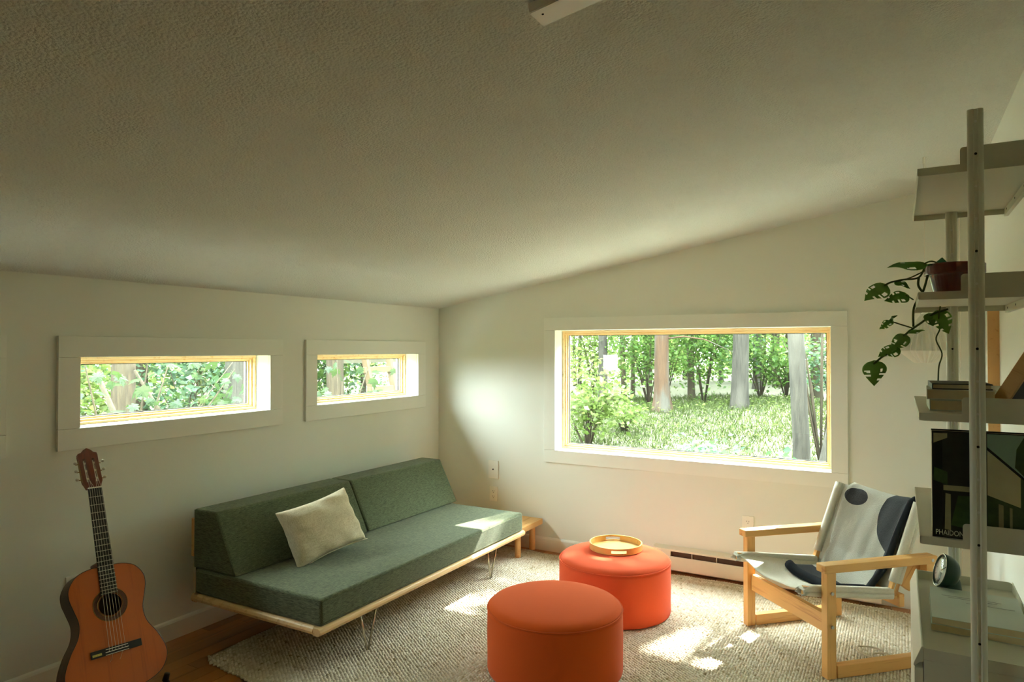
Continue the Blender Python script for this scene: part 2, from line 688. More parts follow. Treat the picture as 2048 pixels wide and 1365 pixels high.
def window(name, axis, u0, u1, v0, v1, casing=0.1, door=False):
    """axis 'L': wall at x=0 (outside -x, u=y); 'B': wall at y=0 (outside +y, u=x); 'F': wall at y=YF"""
    root = empty(name)
    tag(root, kind='structure')

    def P(u, v, d):
        return {'L': (-d, u, v), 'B': (u, d, v), 'F': (u, YF - d, v)}[axis]

    def bx(mb, a, b, c, d, e, f):
        p = [P(*q) for q in ((a, c, e), (b, c, e), (b, c, f), (a, c, f), (a, d, e), (b, d, e), (b, d, f), (a, d, f))]
        return mb.hexa(p)

    def ring(nm, ins, wd, d0, d1, mat, bev=0.003):
        a, b, c, d = u0 + ins, u1 - ins, v0 + ins, v1 - ins
        for q in ((a, b, c, c + wd), (a, b, d - wd, d), (a, a + wd, c + wd, d - wd), (b - wd, b, c + wd, d - wd)):
            bx(MB(), q[0], q[1], q[2], q[3], d0, d1).build(nm, mat, root, bevel=bev, fix=True)
    e = 0.095
    t = -0.018
    c = casing
    # casing boards: uprights run full height, top and bottom boards between them
    for q in ((u0 - c, u1 + c, v1, v1 + c), (u0 - c, u1 + c, v0 - c, v0),
              (u0 - c, u0, v0, v1), (u1, u1 + c, v0, v1)):
        bx(MB(), q[0] + .0006, q[1] - .0006, q[2] + .0006, q[3] - .0006, t, 0.0).build('casing', M['trim'], root, bevel=0.0015, fix=True)
    if door:
        ring('door_frame', 0, 0.05, 0.08, 0.16, M['sash'])
        bx(MB(), (u0 + u1) / 2 - .03, (u0 + u1) / 2 + .03, v0 + .05, v1 - .05, 0.08, 0.16).build('door_mullion', M['sash'], root)
        bx(MB(), u0 + .05, u1 - .05, v0 + .05, v1 - .05, 0.12, 0.126).build('glass_pane', M['glass'], root)
    else:
        ring('frame_rail', 0.0, 0.014, 0.105, 0.19, M['sash'])
        ring('sash_rail', 0.013, 0.013, 0.122, 0.185, M['sash'])
        ring('glazing_bead', 0.025, 0.010, 0.138, 0.175, M['sash'], 0.002)
        ring('spacer_bar', 0.035, 0.004, 0.150, 0.160, M['black'], 0)
        bx(MB(), u0 + .034, u1 - .034, v0 + .034, v1 - .034, 0.153, 0.158).build('glass_pane', M['glass'], root)
    return root


window('window_1', 'L', LW[0][0], LW[0][1], WZ0, WZ1, 0.097)
window('window_2', 'L', LW[1][0], LW[1][1], WZ0, WZ1, 0.097)
window('window_3', 'B', BW[0], BW[1], BW[2], BW[3], 0.093)
window('window_4', 'L', LW[2][0], LW[2][1], WZ0, WZ1, 0.097)


# ------------------------------------------------------------------ outdoors: ground and forest
def terrain(x, y):
    x = np.asarray(x, float)
    y = np.asarray(y, float)
    m = np.clip((y - 0.2) / 6.8, 0, 1)
    m = m * m * (3 - 2 * m)
    hill = 0.66 * m * np.exp(-((x - 0.8) / 7.0) ** 2)
    far = 0.10 * np.clip((y - 7) / 10, 0, 1)
    lef = 0.25 * np.clip((-x - 3) / 12, 0, 1)
    wob = 0.05 * np.sin(x * 1.3 + 0.7 * y) * np.clip((np.abs(y - 0.0) + np.clip(-x, 0, 9)) / 4, 0, 1) + 0.03 * np.sin(2.1 * y - x)
    return -0.15 + hill + far + lef + wob


def tz(x, y):
    return float(terrain(x, y))


k = NT('forest_floor')
v = k.coords()
k.l(k.mix(k.ramp(k.noise(v, 3.0, 5, 0.7), [(0.35, '2E3222'), (0.55, '3B402D'), (0.7, '494638')]),
          lin('45402E'), k.noise(v, 1.1, 2)), k.b.inputs['Base Color'])
k.b.inputs['Roughness'].default_value = 0.95
M['earth'] = k.m
P = []
gx = np.concatenate([np.linspace(-45, -8, 20), np.linspace(-7.5, 9, 50), np.linspace(10, 40, 14)])
gy = np.concatenate([np.linspace(-40, -1, 20), np.linspace(-0.5, 16, 50), np.linspace(17, 50, 14)])
for yy in gy:
    P.append([(xx, yy, tz(xx, yy) - (0.35 if (-0.3 < xx < XR + .3 and -7.3 < yy < 0.25) else 0)) for xx in gx])
tag(MB().grid(P).build('ground', M['earth'], smooth=True), kind='structure')

k = NT('bounce_strip_pale')
v = k.coords()
k.l(k.mix(lin('BCBBAC'), lin('E3E2D6'), k.noise(v, 60, 4, .7)), k.b.inputs['Base Color'])
k.b.inputs['Roughness'].default_value = .95
M['bounce_strip'] = k.m
# unseen pale strip added around the house to bounce light onto the ceiling
P = [[(x_, y_, tz(x_, y_) + .012) for x_ in np.linspace(-2.1, 5.0, 30)] for y_ in np.linspace(.22, 2.2, 8)]
P2 = [[(x_, y_, tz(x_, y_) + .012) for x_ in np.linspace(-2.1, -.22, 8)] for y_ in np.linspace(-8.4, .22, 30)]
tag(MB().grid(P).grid(P2).build('added_bounce_strip', M['bounce_strip']), kind='structure')

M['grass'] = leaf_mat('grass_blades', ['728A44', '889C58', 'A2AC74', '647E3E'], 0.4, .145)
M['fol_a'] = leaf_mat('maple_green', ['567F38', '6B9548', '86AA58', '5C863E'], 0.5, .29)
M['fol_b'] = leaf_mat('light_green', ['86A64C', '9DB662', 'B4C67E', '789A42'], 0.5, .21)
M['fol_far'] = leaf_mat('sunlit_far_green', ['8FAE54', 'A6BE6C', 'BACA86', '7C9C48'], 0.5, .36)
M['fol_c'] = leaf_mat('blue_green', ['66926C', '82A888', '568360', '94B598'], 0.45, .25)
M['bark_grey'] = bark_mat('grey_bark', '181713', '2D2B25', '33312B', 9)
M['bark_brown'] = bark_mat('brown_bark', '1C1711', '342D20', '2F2B20', 9)
M['bark_peel'] = bark_mat('peeling_bark', '281D13', '3A2B1D', '34322C', 6)
M['weathered'] = wood('weathered_board', '211F14', '343121', 'Z', 0.85, 22, 10)
M['newboard'] = wood('fresh_board', '33260F', '42341F', 'Z', 0.7, 22, 10)


def leaf_cloud(name, centers, size, mat, parent=None, flat=0.6, seed=0, aspect=0.62):
    """pointed folded leaves, one island each, 2 quads -> 4 triangles"""
    r = np.random.default_rng(seed)
    n = len(centers)
    az = r.uniform(0, 2 * np.pi, n)
    nrm = r.normal(size=(n, 3)) * (1 - flat) + np.array([0, 0, 1]) * flat
    nrm /= np.linalg.norm(nrm, axis=1)[:, None]
    t = np.stack([np.cos(az), np.sin(az), r.uniform(-0.7, 0.1, n)], 1)
    t -= nrm * (t * nrm).sum(1)[:, None]
    t /= np.linalg.norm(t, axis=1)[:, None]
    s = np.cross(nrm, t)
    L = (size * r.uniform(0.65, 1.25, n))[:, None]
    Wd = L * aspect / 2
    c = np.asarray(centers)
    a = c
    b = c + t * L * 0.45 + s * Wd + nrm * L * 0.08
    d = c + t * L * 0.45 - s * Wd + nrm * L * 0.08
    m = c + t * L * 0.5
    e = c + t * L - nrm * L * 0.08
    V = np.stack([a, b, m, d, e], 1).reshape(-1, 3)
    base = (np.arange(n) * 5)[:, None]
    F = np.concatenate([base + np.array([[0, 2, 1]]), base + np.array([[2, 4, 1]]),
                        base + np.array([[0, 3, 2]]), base + np.array([[2, 3, 4]])], 1).reshape(-1)
    o = fast_mesh(name, V, F, 3, mat, parent)
    o['kind'] = 'stuff'
    return o


def trunk_mb(h, r0, r1, lean=(0, 0), flare=1.35, seed=0, n=14, rings=22, rough=0.05):
    r = np.random.default_rng(seed)
    P = []
    ph = r.uniform(0, 6.28, 4)
    bend = r.uniform(-0.05, 0.05, 2)
    for i in range(rings + 1):
        t = i / rings
        z = h * t ** 1.4
        q = z / h
        rad = r0 + (r1 - r0) * q
        rad *= 1 + (flare - 1) * math.exp(-z / 0.18)
        cx = lean[0] * z + bend[0] * math.sin(z * 0.9 + ph[0])
        cy = lean[1] * z + bend[1] * math.sin(z * 0.8 + ph[1])
        rowp = []
        for k_ in range(n + 1):
            a = 2 * math.pi * k_ / n
            rr = rad * (1 + rough * math.sin(3 * a + ph[2] + z) + rough * 0.7 * math.sin(5 * a + ph[3] - 1.7 * z)
                        + (0.18 * math.exp(-z / 0.15) * math.sin(4 * a + ph[2])))
            rowp.append((cx + rr * math.cos(a), cy + rr * math.sin(a), z - 0.06))
        P.append(rowp)
    return MB().grid(P)


def tree(x, y, r0, label, bark='bark_grey', h=8.5, lean=(0, 0), flare=1.35, seed=0, branches=6, crown=700, crown_r=1.3,
         leaf=0.28, fol='fol_a', group=None, low=(), crown_low=.45):
    root = empty('tree', (x, y, tz(x, y)))
    tag(root, label, 'tree', group)
    trunk_mb(h, r0, r0 * 0.5, lean, flare, seed).build('trunk', M[bark], root, smooth=True)
    r = np.random.default_rng(seed + 100)
    cs = []
    if branches:
        for i in range(branches):
            z = h * (crown_low + (.97 - crown_low) * (i + r.uniform(0, 1)) / branches)
            a = r.uniform(0, 6.28)
            L = r.uniform(0.8, 1.6) * crown_r / 1.3
            p0 = Vector((lean[0] * z, lean[1] * z, z - 0.1))
            p1 = p0 + Vector((math.cos(a) * L * .5, math.sin(a) * L * .5, L * .35))
            p2 = p0 + Vector((math.cos(a) * L, math.sin(a) * L, L * .55))
            MB().tube([p0, p1, p2], [r0 * .3, r0 * .2, r0 * .08], 6).build('branch', M[bark], root, smooth=True)
            cs.append(p2)
        if crown:
            cc = np.array([cs[i % len(cs)] for i in range(crown)]) + r.normal(size=(crown, 3)) * np.array([.55, .55, .35]) * crown_r
            leaf_cloud('foliage', cc, leaf, M[fol], root, seed=seed)
    for (z, a, L) in low:
        p0 = Vector((lean[0] * z, lean[1] * z, z))
        pts = [p0 + Vector((math.cos(a) * L * t, math.sin(a) * L * t, L * (.25 * t - .45 * t * t))) for t in (0, .3, .6, 1)]
        MB().tube(pts, [.022, .016, .012, .005], 6).build('low_branch', M[bark], root, smooth=True)
    return root


GT = 'forest trees outside the big window'
tree(-0.11, 6.5, 0.125, 'stout trunk with peeling brown and grey bark at the centre of the big window view', 'bark_peel', flare=1.7, seed=3, low=[(1.55, 0.3, 1.3), (1.2, 0.1, 1.1), (1.6, 2.9, 1.2)])
tree(0.99, 7.0, 0.135, 'thick furrowed grey trunk on the grassy mound right of the peeling tree', 'bark_grey', flare=1.25, seed=4, lean=(0.02, 0))
tree(2.42, 2.6, 0.082, 'slim straight pale grey trunk nearest the big window', 'bark_grey', flare=1.15, seed=5, crown=0, branches=0, h=9)
tree(2.62, 2.3, 0.085, 'grey trunk base leaning out of the lower right corner of the big window', 'bark_grey', lean=(0.22, 0.05), seed=6, crown=0, branches=0, h=3.5)
tree(-1.6, 7.5, 0.085, 'grey trunk standing behind the sunlit bush left in the big window', 'bark_grey', lean=(-0.02, 0), seed=7)
tree(-1.76, 9.0, 0.055, 'thin brown trunk just right of the grey trunk behind the sunlit bush', 'bark_brown', seed=8)
tree(-2.25, 11.0, 0.05, 'thin dark trunk, left one of a close pair far in the big window', 'bark_brown', seed=9)
tree(-1.98, 11.5, 0.045, 'thin dark trunk, right one of a close pair far in the big window', 'bark_brown', seed=10)
tree(-0.29, 9.0, 0.07, 'slender brown trunk among leaves between the peeling and the furrowed trunks', 'bark_brown', seed=11, low=[(1.3, 0.4, 1.2), (1.6, 3.3, .9)])
tree(0.42, 12.0, 0.10, 'pale distant trunk close behind the right edge of the furrowed trunk', 'bark_grey', seed=12)
tree(0.66, 13.0, 0.085, 'brownish distant trunk second to the right of the furrowed trunk', 'bark_brown', seed=13, lean=(0.02, 0))
tree(0.90, 13.5, 0.085, 'dark distant trunk just left of the slim pale near trunk', 'bark_brown', seed=14)
tree(1.86, 10.0, 0.10, 'dark trunk right of the slim pale near trunk in the big window', 'bark_brown', seed=15)
tree(-4.95, 14.0, 0.06, 'thin far trunk at the left edge of the big window view', 'bark_grey', seed=16)
ORD = ['first', 'second', 'third', 'fourth', 'fifth', 'sixth', 'seventh', 'eighth', 'ninth', 'tenth', 'eleventh']
pts = [(-6.5, 17), (-3.6, 16), (-2.9, 18), (-1.2, 15.5), (-0.6, 19), (0.1, 16.5), (1.2, 18), (1.9, 16), (-4.2, 20), (-7.4, 21), (2.6, 20)]
for i, (px, py) in enumerate(pts):
    tree(px, py, 0.06 + 0.02 * (i % 3), 'thin trunk deep in the forest beyond the mound, %s of eleven from the left' % ORD[sorted(range(11), key=lambda q_: math.atan2(pts[q_][0] - 3.285, pts[q_][1] + 4.567)).index(i)], ['bark_brown', 'bark_grey'][i % 2], h=8,
         seed=30 + i, branches=7, crown=1500, crown_r=1.5, leaf=.34, crown_low=.34, group='distant trunks beyond the mound')
# trees beside the house, seen through the two long windows
tree(-4.0, -0.24, 0.125, 'broad pale trunk behind maple leaves left in the long window', 'bark_brown', seed=50, crown=200)
tree(-4.5, 1.62, 0.17, 'big grey furrowed trunk at the right end of the long window', 'bark_grey', seed=51, crown=200)
tree(-3.2, 2.2, 0.12, 'dark furrowed trunk beside the ladder in the small window', 'bark_brown', seed=52, crown=200, lean=(0, -.03))
tree(-4.4, 5.2, 0.17, 'wide weathered trunk under the platform in the small window', 'bark_grey', seed=53, crown=200)
pl = [(-9, -3), (-10, 0.5), (-8, 2.5), (-12, 3), (-9.5, 5.5), (-13, -1), (-7.5, 7.5), (-11, 8)]
for i, (px, py) in enumerate(pl):
    tree(px, py, 0.07 + 0.02 * (i % 3), 'thin trunk deep in the woods beyond the left wall, %s of eight from the left' % ORD[sorted(range(8), key=lambda q_: math.atan2(pl[q_][0] - 3.285, pl[q_][1] + 4.567)).index(i)], ['bark_brown', 'bark_grey'][i % 2], h=8,
         seed=60 + i, branches=7, crown=1500, crown_r=1.5, leaf=.34, crown_low=.34, group='distant trunks beyond the left wall')

# the maple that shades the house: a high crown in the sun's path, with gaps
root = empty('tree', (4.6, 7.4, tz(4.6, 7.4)))
tag(root, 'tall spreading maple above the mound, out of view over the big window', 'tree')
trunk_mb(8.6, 0.2, 0.1, (-0.06, -0.04), 1.4, 77).build('trunk', M['bark_grey'], root, smooth=True)
for i in range(7):
    a = i * 0.9 + 2.0
    MB().tube([(-.4, -.2, 6.2 + .25 * i), (-.4 + 1.1 * math.cos(a), -.2 + 1.1 * math.sin(a), 7 + .2 * i), (-.4 + 2.1 * math.cos(a), -.2 + 2.1 * math.sin(a), 7.6 + .1 * i)], [.07, .045, .015], 6).build('branch', M['bark_grey'], root, smooth=True)
gaps = [(0.92, -1.36, .24, .26), (1.17, -1.03, .09, .10), (2.46, -1.08, .34, .22), (2.45, -1.45, .14, .10), (2.75, -.95, .2, .16), (2.1, -1.3, .09, .06)]
N = 9000
g = np.stack([rng.uniform(0.2, 3.4, N), rng.uniform(-2.2, 0.2, N)], 1)      # where each leaf's shade would land on the floor
zz = rng.uniform(6.6, 9.0, N)
d = np.array(SUN_DIR)
tt = -zz / d[2]
cen = np.stack([g[:, 0] - d[0] * tt, g[:, 1] - d[1] * tt, zz], 1)
keep = np.ones(N, bool)
for (gx_, gy_, rx, ry) in gaps:
    q = ((g[:, 0] - gx_) / (rx * 1.15)) ** 2 + ((g[:, 1] - gy_) / (ry * 1.15)) ** 2
    keep &= ~((q < 1) & (rng.random(N) > 0.02))
keep &= rng.random(N) > 0.2
keep &= ~((g[:, 1] > -.72) & (g[:, 1] < -.48) & (rng.random(N) < .75))     # a brighter gap over the sill
leaf_cloud('foliage', cen[keep] - np.array(root.location), 0.11, M['fol_a'], root, seed=5, aspect=0.8)


def shrub(x, y, h, wdt, n, label, fol='fol_a', leaf=0.09, seed=0, z0=0.0, group=None):
    root = empty('shrub', (x, y, tz(x, y)))
    tag(root, label, 'shrub', group)
    r = np.random.default_rng(seed)
    tips = []
    for i in range(9):
        a = r.uniform(0, 6.28)
        q = r.uniform(.25, 1) * wdt
        hh = h * r.uniform(.5, .95)
        MB().tube([(0, 0, -.05), (q * .4 * math.cos(a), q * .4 * math.sin(a), hh * .6), (q * math.cos(a), q * math.sin(a), hh)], [.014, .010, .004], 5).build('stem', M['bark_brown'], root, smooth=True)
        tips.append((q * math.cos(a), q * math.sin(a), hh))
        tips.append((q * .6 * math.cos(a), q * .6 * math.sin(a), hh * .7))
    tips = np.array(tips)
    c = tips[r.integers(0, len(tips), n)] + r.normal(size=(n, 3)) * np.array([.28 * wdt, .28 * wdt, .15 * h])
    c[:, 2] = np.abs(c[:, 2]) + z0
    leaf_cloud('foliage', c, leaf, M[fol], root, seed=seed)
    return root


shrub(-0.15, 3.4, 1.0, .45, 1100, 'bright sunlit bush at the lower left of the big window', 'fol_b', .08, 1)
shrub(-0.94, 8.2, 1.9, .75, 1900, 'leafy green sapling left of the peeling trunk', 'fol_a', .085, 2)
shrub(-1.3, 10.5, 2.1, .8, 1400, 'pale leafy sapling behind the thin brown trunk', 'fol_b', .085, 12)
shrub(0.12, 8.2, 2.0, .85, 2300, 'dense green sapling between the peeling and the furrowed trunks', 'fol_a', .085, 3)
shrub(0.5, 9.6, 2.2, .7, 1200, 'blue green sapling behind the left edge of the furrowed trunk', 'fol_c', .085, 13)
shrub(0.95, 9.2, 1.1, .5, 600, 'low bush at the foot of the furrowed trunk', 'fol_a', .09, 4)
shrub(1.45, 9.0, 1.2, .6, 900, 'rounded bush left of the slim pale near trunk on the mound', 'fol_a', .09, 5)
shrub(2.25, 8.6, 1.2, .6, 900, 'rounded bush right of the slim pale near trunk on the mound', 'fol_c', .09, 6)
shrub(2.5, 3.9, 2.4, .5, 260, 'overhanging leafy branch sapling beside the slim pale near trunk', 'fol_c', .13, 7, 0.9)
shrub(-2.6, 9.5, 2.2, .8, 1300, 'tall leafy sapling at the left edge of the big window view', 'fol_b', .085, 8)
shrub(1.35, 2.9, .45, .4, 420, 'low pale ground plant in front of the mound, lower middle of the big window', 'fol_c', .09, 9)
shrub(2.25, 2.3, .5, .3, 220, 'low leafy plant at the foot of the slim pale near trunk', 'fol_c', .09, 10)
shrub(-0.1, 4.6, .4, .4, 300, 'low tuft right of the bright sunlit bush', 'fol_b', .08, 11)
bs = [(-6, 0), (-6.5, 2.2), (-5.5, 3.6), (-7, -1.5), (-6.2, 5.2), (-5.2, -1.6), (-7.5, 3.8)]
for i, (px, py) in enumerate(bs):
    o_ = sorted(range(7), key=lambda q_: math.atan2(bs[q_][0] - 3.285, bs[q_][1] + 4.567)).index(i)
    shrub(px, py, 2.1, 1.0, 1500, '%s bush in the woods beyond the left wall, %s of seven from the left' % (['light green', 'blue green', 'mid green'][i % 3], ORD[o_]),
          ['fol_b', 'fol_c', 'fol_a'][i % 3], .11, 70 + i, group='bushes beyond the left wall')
shrub(-.95, -3.75, 1.75, .55, 3200, 'unseen dense shrub added to block light at the window beyond the guitar', 'fol_a', .07, 90)  # added out of view to cut daylight on the left wall by the guitar

# far undergrowth that closes the view between the trunks
def far_leaves(name, x0, x1, y0, y1, h, n, leaf, mat, seed):
    r = np.random.default_rng(seed)
    cx, cy = r.uniform(x0, x1, n // 25), r.uniform(y0, y1, n // 25)
    ch = r.uniform(0.1, 1, n // 25) ** 1.2 * h
    i = r.integers(0, len(cx), n)
    c = np.stack([cx[i], cy[i], terrain(cx[i], cy[i]) + ch[i]], 1) + r.normal(size=(n, 3)) * np.array([.4, .4, .28])
    leaf_cloud(name, c, leaf, M[mat], None, seed=seed)


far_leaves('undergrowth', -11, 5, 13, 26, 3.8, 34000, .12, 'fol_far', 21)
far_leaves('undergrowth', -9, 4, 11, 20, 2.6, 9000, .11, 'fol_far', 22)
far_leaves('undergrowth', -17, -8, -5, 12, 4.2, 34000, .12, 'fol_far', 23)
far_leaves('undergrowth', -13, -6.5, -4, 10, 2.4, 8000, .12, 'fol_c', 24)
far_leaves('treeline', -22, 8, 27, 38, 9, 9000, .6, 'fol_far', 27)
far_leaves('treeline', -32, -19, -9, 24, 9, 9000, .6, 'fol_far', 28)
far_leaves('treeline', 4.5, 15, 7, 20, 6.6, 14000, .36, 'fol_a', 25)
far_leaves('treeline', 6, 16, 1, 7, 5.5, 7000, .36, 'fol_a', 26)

# grass on the mound
N = 90000
gx_ = rng.uniform(-3.5, 4.2, N)
gy_ = 0.35 + 9.0 * rng.random(N) ** 1.25
gz_ = terrain(gx_, gy_)
h_ = rng.uniform(.03, .10, N) * (0.5 + 0.9 * rng.random(N))
a_ = rng.uniform(0, 6.28, N)
w_ = rng.uniform(.0025, .006, N) * (1 + gy_ * .12)
ln = rng.uniform(.2, 1.0, N) * h_
b_ = rng.uniform(0, 6.28, N)
p0 = np.stack([gx_ - w_ * np.cos(a_), gy_ - w_ * np.sin(a_), gz_ - .01], 1)
p1 = np.stack([gx_ + w_ * np.cos(a_), gy_ + w_ * np.sin(a_), gz_ - .01], 1)
p2 = np.stack([gx_ + ln * np.cos(b_), gy_ + ln * np.sin(b_), gz_ + h_], 1)
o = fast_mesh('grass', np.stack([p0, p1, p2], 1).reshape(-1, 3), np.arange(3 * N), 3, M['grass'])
tag(o, kind='stuff')
N = 9000
gx_ = rng.uniform(-3.5, 4.2, N)
gy_ = 0.4 + 8.5 * rng.random(N) ** 1.2
leaf_cloud('ground_cover', np.stack([gx_, gy_, terrain(gx_, gy_) + rng.uniform(.01, .12, N)], 1), .055, M['fol_b'], None, flat=.8, seed=31)


# maple saplings just outside the long windows: every leaf its own object
def maple_leaf_mesh(name):
    out = [(0, 0), (.10, -.05), (.30, -.06), (.22, .08), (.46, .16), (.36, .26), (.52, .50), (.32, .46), (.26, .54), (.16, .50), (.20, .74),
           (.09, .70), (0, 1.0)]
    pts2 = out + [(-x_, y_) for x_, y_ in out[-2:0:-1]]
    vs_ = [(x_, y_, -0.10 * abs(x_) - .12 * y_ * y_) for x_, y_ in pts2] + [(0, .35, .03)]
    n = len(pts2)
    me = bpy.data.meshes.new(name)
    me.from_pydata(vs_, [], [(i, (i + 1) % n, n) for i in range(n)])
    return me


k = leaf_mat('maple_leaf', ['5F8A5C', '739A6A', '4A7840', '628B46', '86A57C'], .42, .10)
for nd in k.node_tree.nodes:
    if nd.type == 'NEW_GEOMETRY':
        oi = k.node_tree.nodes.new('ShaderNodeObjectInfo')
        for l_ in list(nd.outputs['Random Per Island'].links):
            k.node_tree.links.new(oi.outputs['Random'], l_.to_socket)
maple_me = maple_leaf_mesh('leaf')
maple_me.materials.append(k)


def maple(x, y, label, tips, nleaf, size, seed, spread=(.16, .2, .13)):
    root = empty('maple_sapling', (x, y, tz(x, y)))
    tag(root, label, 'sapling')
    r = random.Random(seed)
    b0 = Vector((x, y, tz(x, y)))
    for q in tips:
        q = Vector(q) - b0
        mid = Vector((q.x * .45 + r.uniform(-.08, .08), q.y * .45, q.z * .62))
        MB().tube([(0, 0, -.05), mid, q], [.012, .009, .004], 6).build('branch', M['bark_brown'], root, smooth=True)
    for i in range(nleaf):
        q = Vector(tips[i % len(tips)]) - b0
        t = r.uniform(.72, 1.05)
        p = Vector((q.x * t, q.y * t, q.z * t)) + Vector((r.gauss(0, spread[0]), r.gauss(0, spread[1]), r.gauss(0, spread[2])))
        o = bpy.data.objects.new('leaf', maple_me)
        COL.objects.link(o)
        o.parent = root
        o.location = p
        s = size * r.uniform(.7, 1.25)
        o.scale = (s, s, s)
        o.rotation_euler = (R(r.uniform(-75, 10)), R(r.uniform(-35, 35)), r.uniform(0, 6.28))


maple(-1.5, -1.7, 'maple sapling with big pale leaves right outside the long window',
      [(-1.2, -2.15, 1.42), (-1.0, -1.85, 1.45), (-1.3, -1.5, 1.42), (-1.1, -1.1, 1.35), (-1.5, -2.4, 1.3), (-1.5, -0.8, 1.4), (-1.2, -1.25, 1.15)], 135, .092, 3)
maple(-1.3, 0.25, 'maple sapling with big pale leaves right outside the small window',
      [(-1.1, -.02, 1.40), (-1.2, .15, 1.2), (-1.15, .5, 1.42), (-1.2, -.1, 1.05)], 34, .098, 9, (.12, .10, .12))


def dead_branch(name, pts_, r0, label):
    tag(MB().tube(pts_, [r0, r0 * .8, r0 * .5], 7).build(name, M['bark_brown'], smooth=True), label, 'branch')


dead_branch('bare_branch', [(-2.2, -1.05, tz(-2.2, -1.05) - .05), (-2.3, -1.22, 0.75), (-2.35, -1.42, 1.28)], .035, 'thick bare leaning branch left of the pale trunk in the long window')
dead_branch('bare_branch', [(-2.9, -.35, tz(-2.9, -.35) - .05), (-2.95, -.5, .9), (-3.0, -.72, 1.3)], .025, 'thin bare leaning branch in front of the pale trunk in the long window')
dead_branch('bare_branch', [(-2.2, 1.2, tz(-2.2, 1.2) - .05), (-2.2, 0.95, .7), (-2.2, .82, 1.0)], .03, 'dark bare branch below the maple leaves in the small window')

# tree house seen through the small window
th = empty('tree_house', (-4.2, 4.2, tz(-4.2, 4.2)))
tag(th, 'weathered wooden tree house platform with a ladder in the small window', 'tree house')
zb = tz(-4.2, 4.2)


def thb(name, a, b, w_, h_, mat='weathered', up=(0, 0, 1)):
    a = Vector(a) - Vector(th.location)
    b = Vector(b) - Vector(th.location)
    MB().beam(a, b, w_, h_, up).build(name, M[mat], th, bevel=.004)


for i in range(9):
    thb('platform_board', (-3.3 - .17 * i, 2.4, 1.44), (-3.3 - .17 * i, 6.0, 1.44), .16, .03)
thb('rim_joist', (-3.25, 2.3, 1.37), (-3.25, 6.1, 1.37), .04, .13)
thb('side_board', (-3.22, 3.75, 1.20), (-3.22, 5.2, 1.20), .03, .18)
thb('side_board', (-3.22, 4.0, 1.0), (-3.22, 5.2, 1.0), .03, .18)
thb('post', (-3.3, 3.75, -.3), (-3.3, 3.75, 1.4), .10, .10, up=(1, 0, 0))
thb('post', (-3.3, 5.2, -.3), (-3.3, 5.2, 1.4), .10, .10, up=(1, 0, 0))
thb('ladder_rail', (-2.75, 2.66, -.2), (-3.0, 2.46, 1.42), .05, .09, 'newboard', up=(1, 0, 0))
thb('ladder_rail', (-2.75, 3.06, -.2), (-3.0, 2.96, 1.42), .05, .09, 'newboard', up=(1, 0, 0))
for z in (.35, .65, .95, 1.22):
    t = (z + .2) / 1.62
    thb('rung', (-2.75 - .25 * t, 2.6 - .2 * t, z), (-2.75 - .25 * t, 3.1 - .1 * t, z), .05, .08, 'newboard')

# ------------------------------------------------------------------ rug
RX0, RX1, RY0, RY1, RT = 0.36, 3.60, -2.46, -0.10, 0.008
rug = empty('rug', (0, 0, 0))
tag(rug, 'large cream chunky woven rug covering the wooden floor', 'rug')


def edge_wob(t, s):
    return 0.010 * math.sin(9 * t + s) + 0.006 * math.sin(23 * t + 2 * s)


loop = []
nE = 60
for i in range(nE):
    t = i / nE
    loop.append((RX0 + (RX1 - RX0) * t, RY0 + edge_wob(t * 3, 1) + (0.05 * max(0, 1 - t * 16)) ))
for i in range(nE):
    t = i / nE
    loop.append((RX1 + edge_wob(t * 2, 2), RY0 + (RY1 - RY0) * t))
for i in range(nE):
    t = i / nE
    loop.append((RX1 + (RX0 - RX1) * t, RY1 + edge_wob(t * 3, 3)))
for i in range(nE):
    t = i / nE
    loop.append((RX0 + edge_wob(t * 2, 4) + 0.05 * max(0, (t - .94) / .06), RY1 + (RY0 - RY1) * t))
MB().prism(loop, 0.0005, RT, 'Z').build('backing', M['rug'], rug, fix=True)
# braided border
bd = MB()
m = len(loop)
lp = [Vector((p[0], p[1], RT * .6)) for p in loop]
acc = 0.0
k_ = 0
for i in range(m):
    a, b = lp[i], lp[(i + 1) % m]
    L = (b - a).length
    if L < 1e-6:
        continue
    while acc < L:
        p = a + (b - a) * (acc / L)
        t = (b - a).normalized()
        nrm = Vector((t.y, -t.x, 0))
        sgn = 1 if k_ % 2 else -1
        c0 = p - t * .010 + nrm * (.005 * sgn)
        c1 = p + t * .010 - nrm * (.005 * sgn)
        bd.tube([c0, (c0 + c1) / 2 + Vector((0, 0, .003)), c1], [.003, .006, .003], 5)
        acc += .016
        k_ += 1
    acc -= L
tag(bd.build('braided_border', M['loops'], rug, smooth=True), kind='stuff')
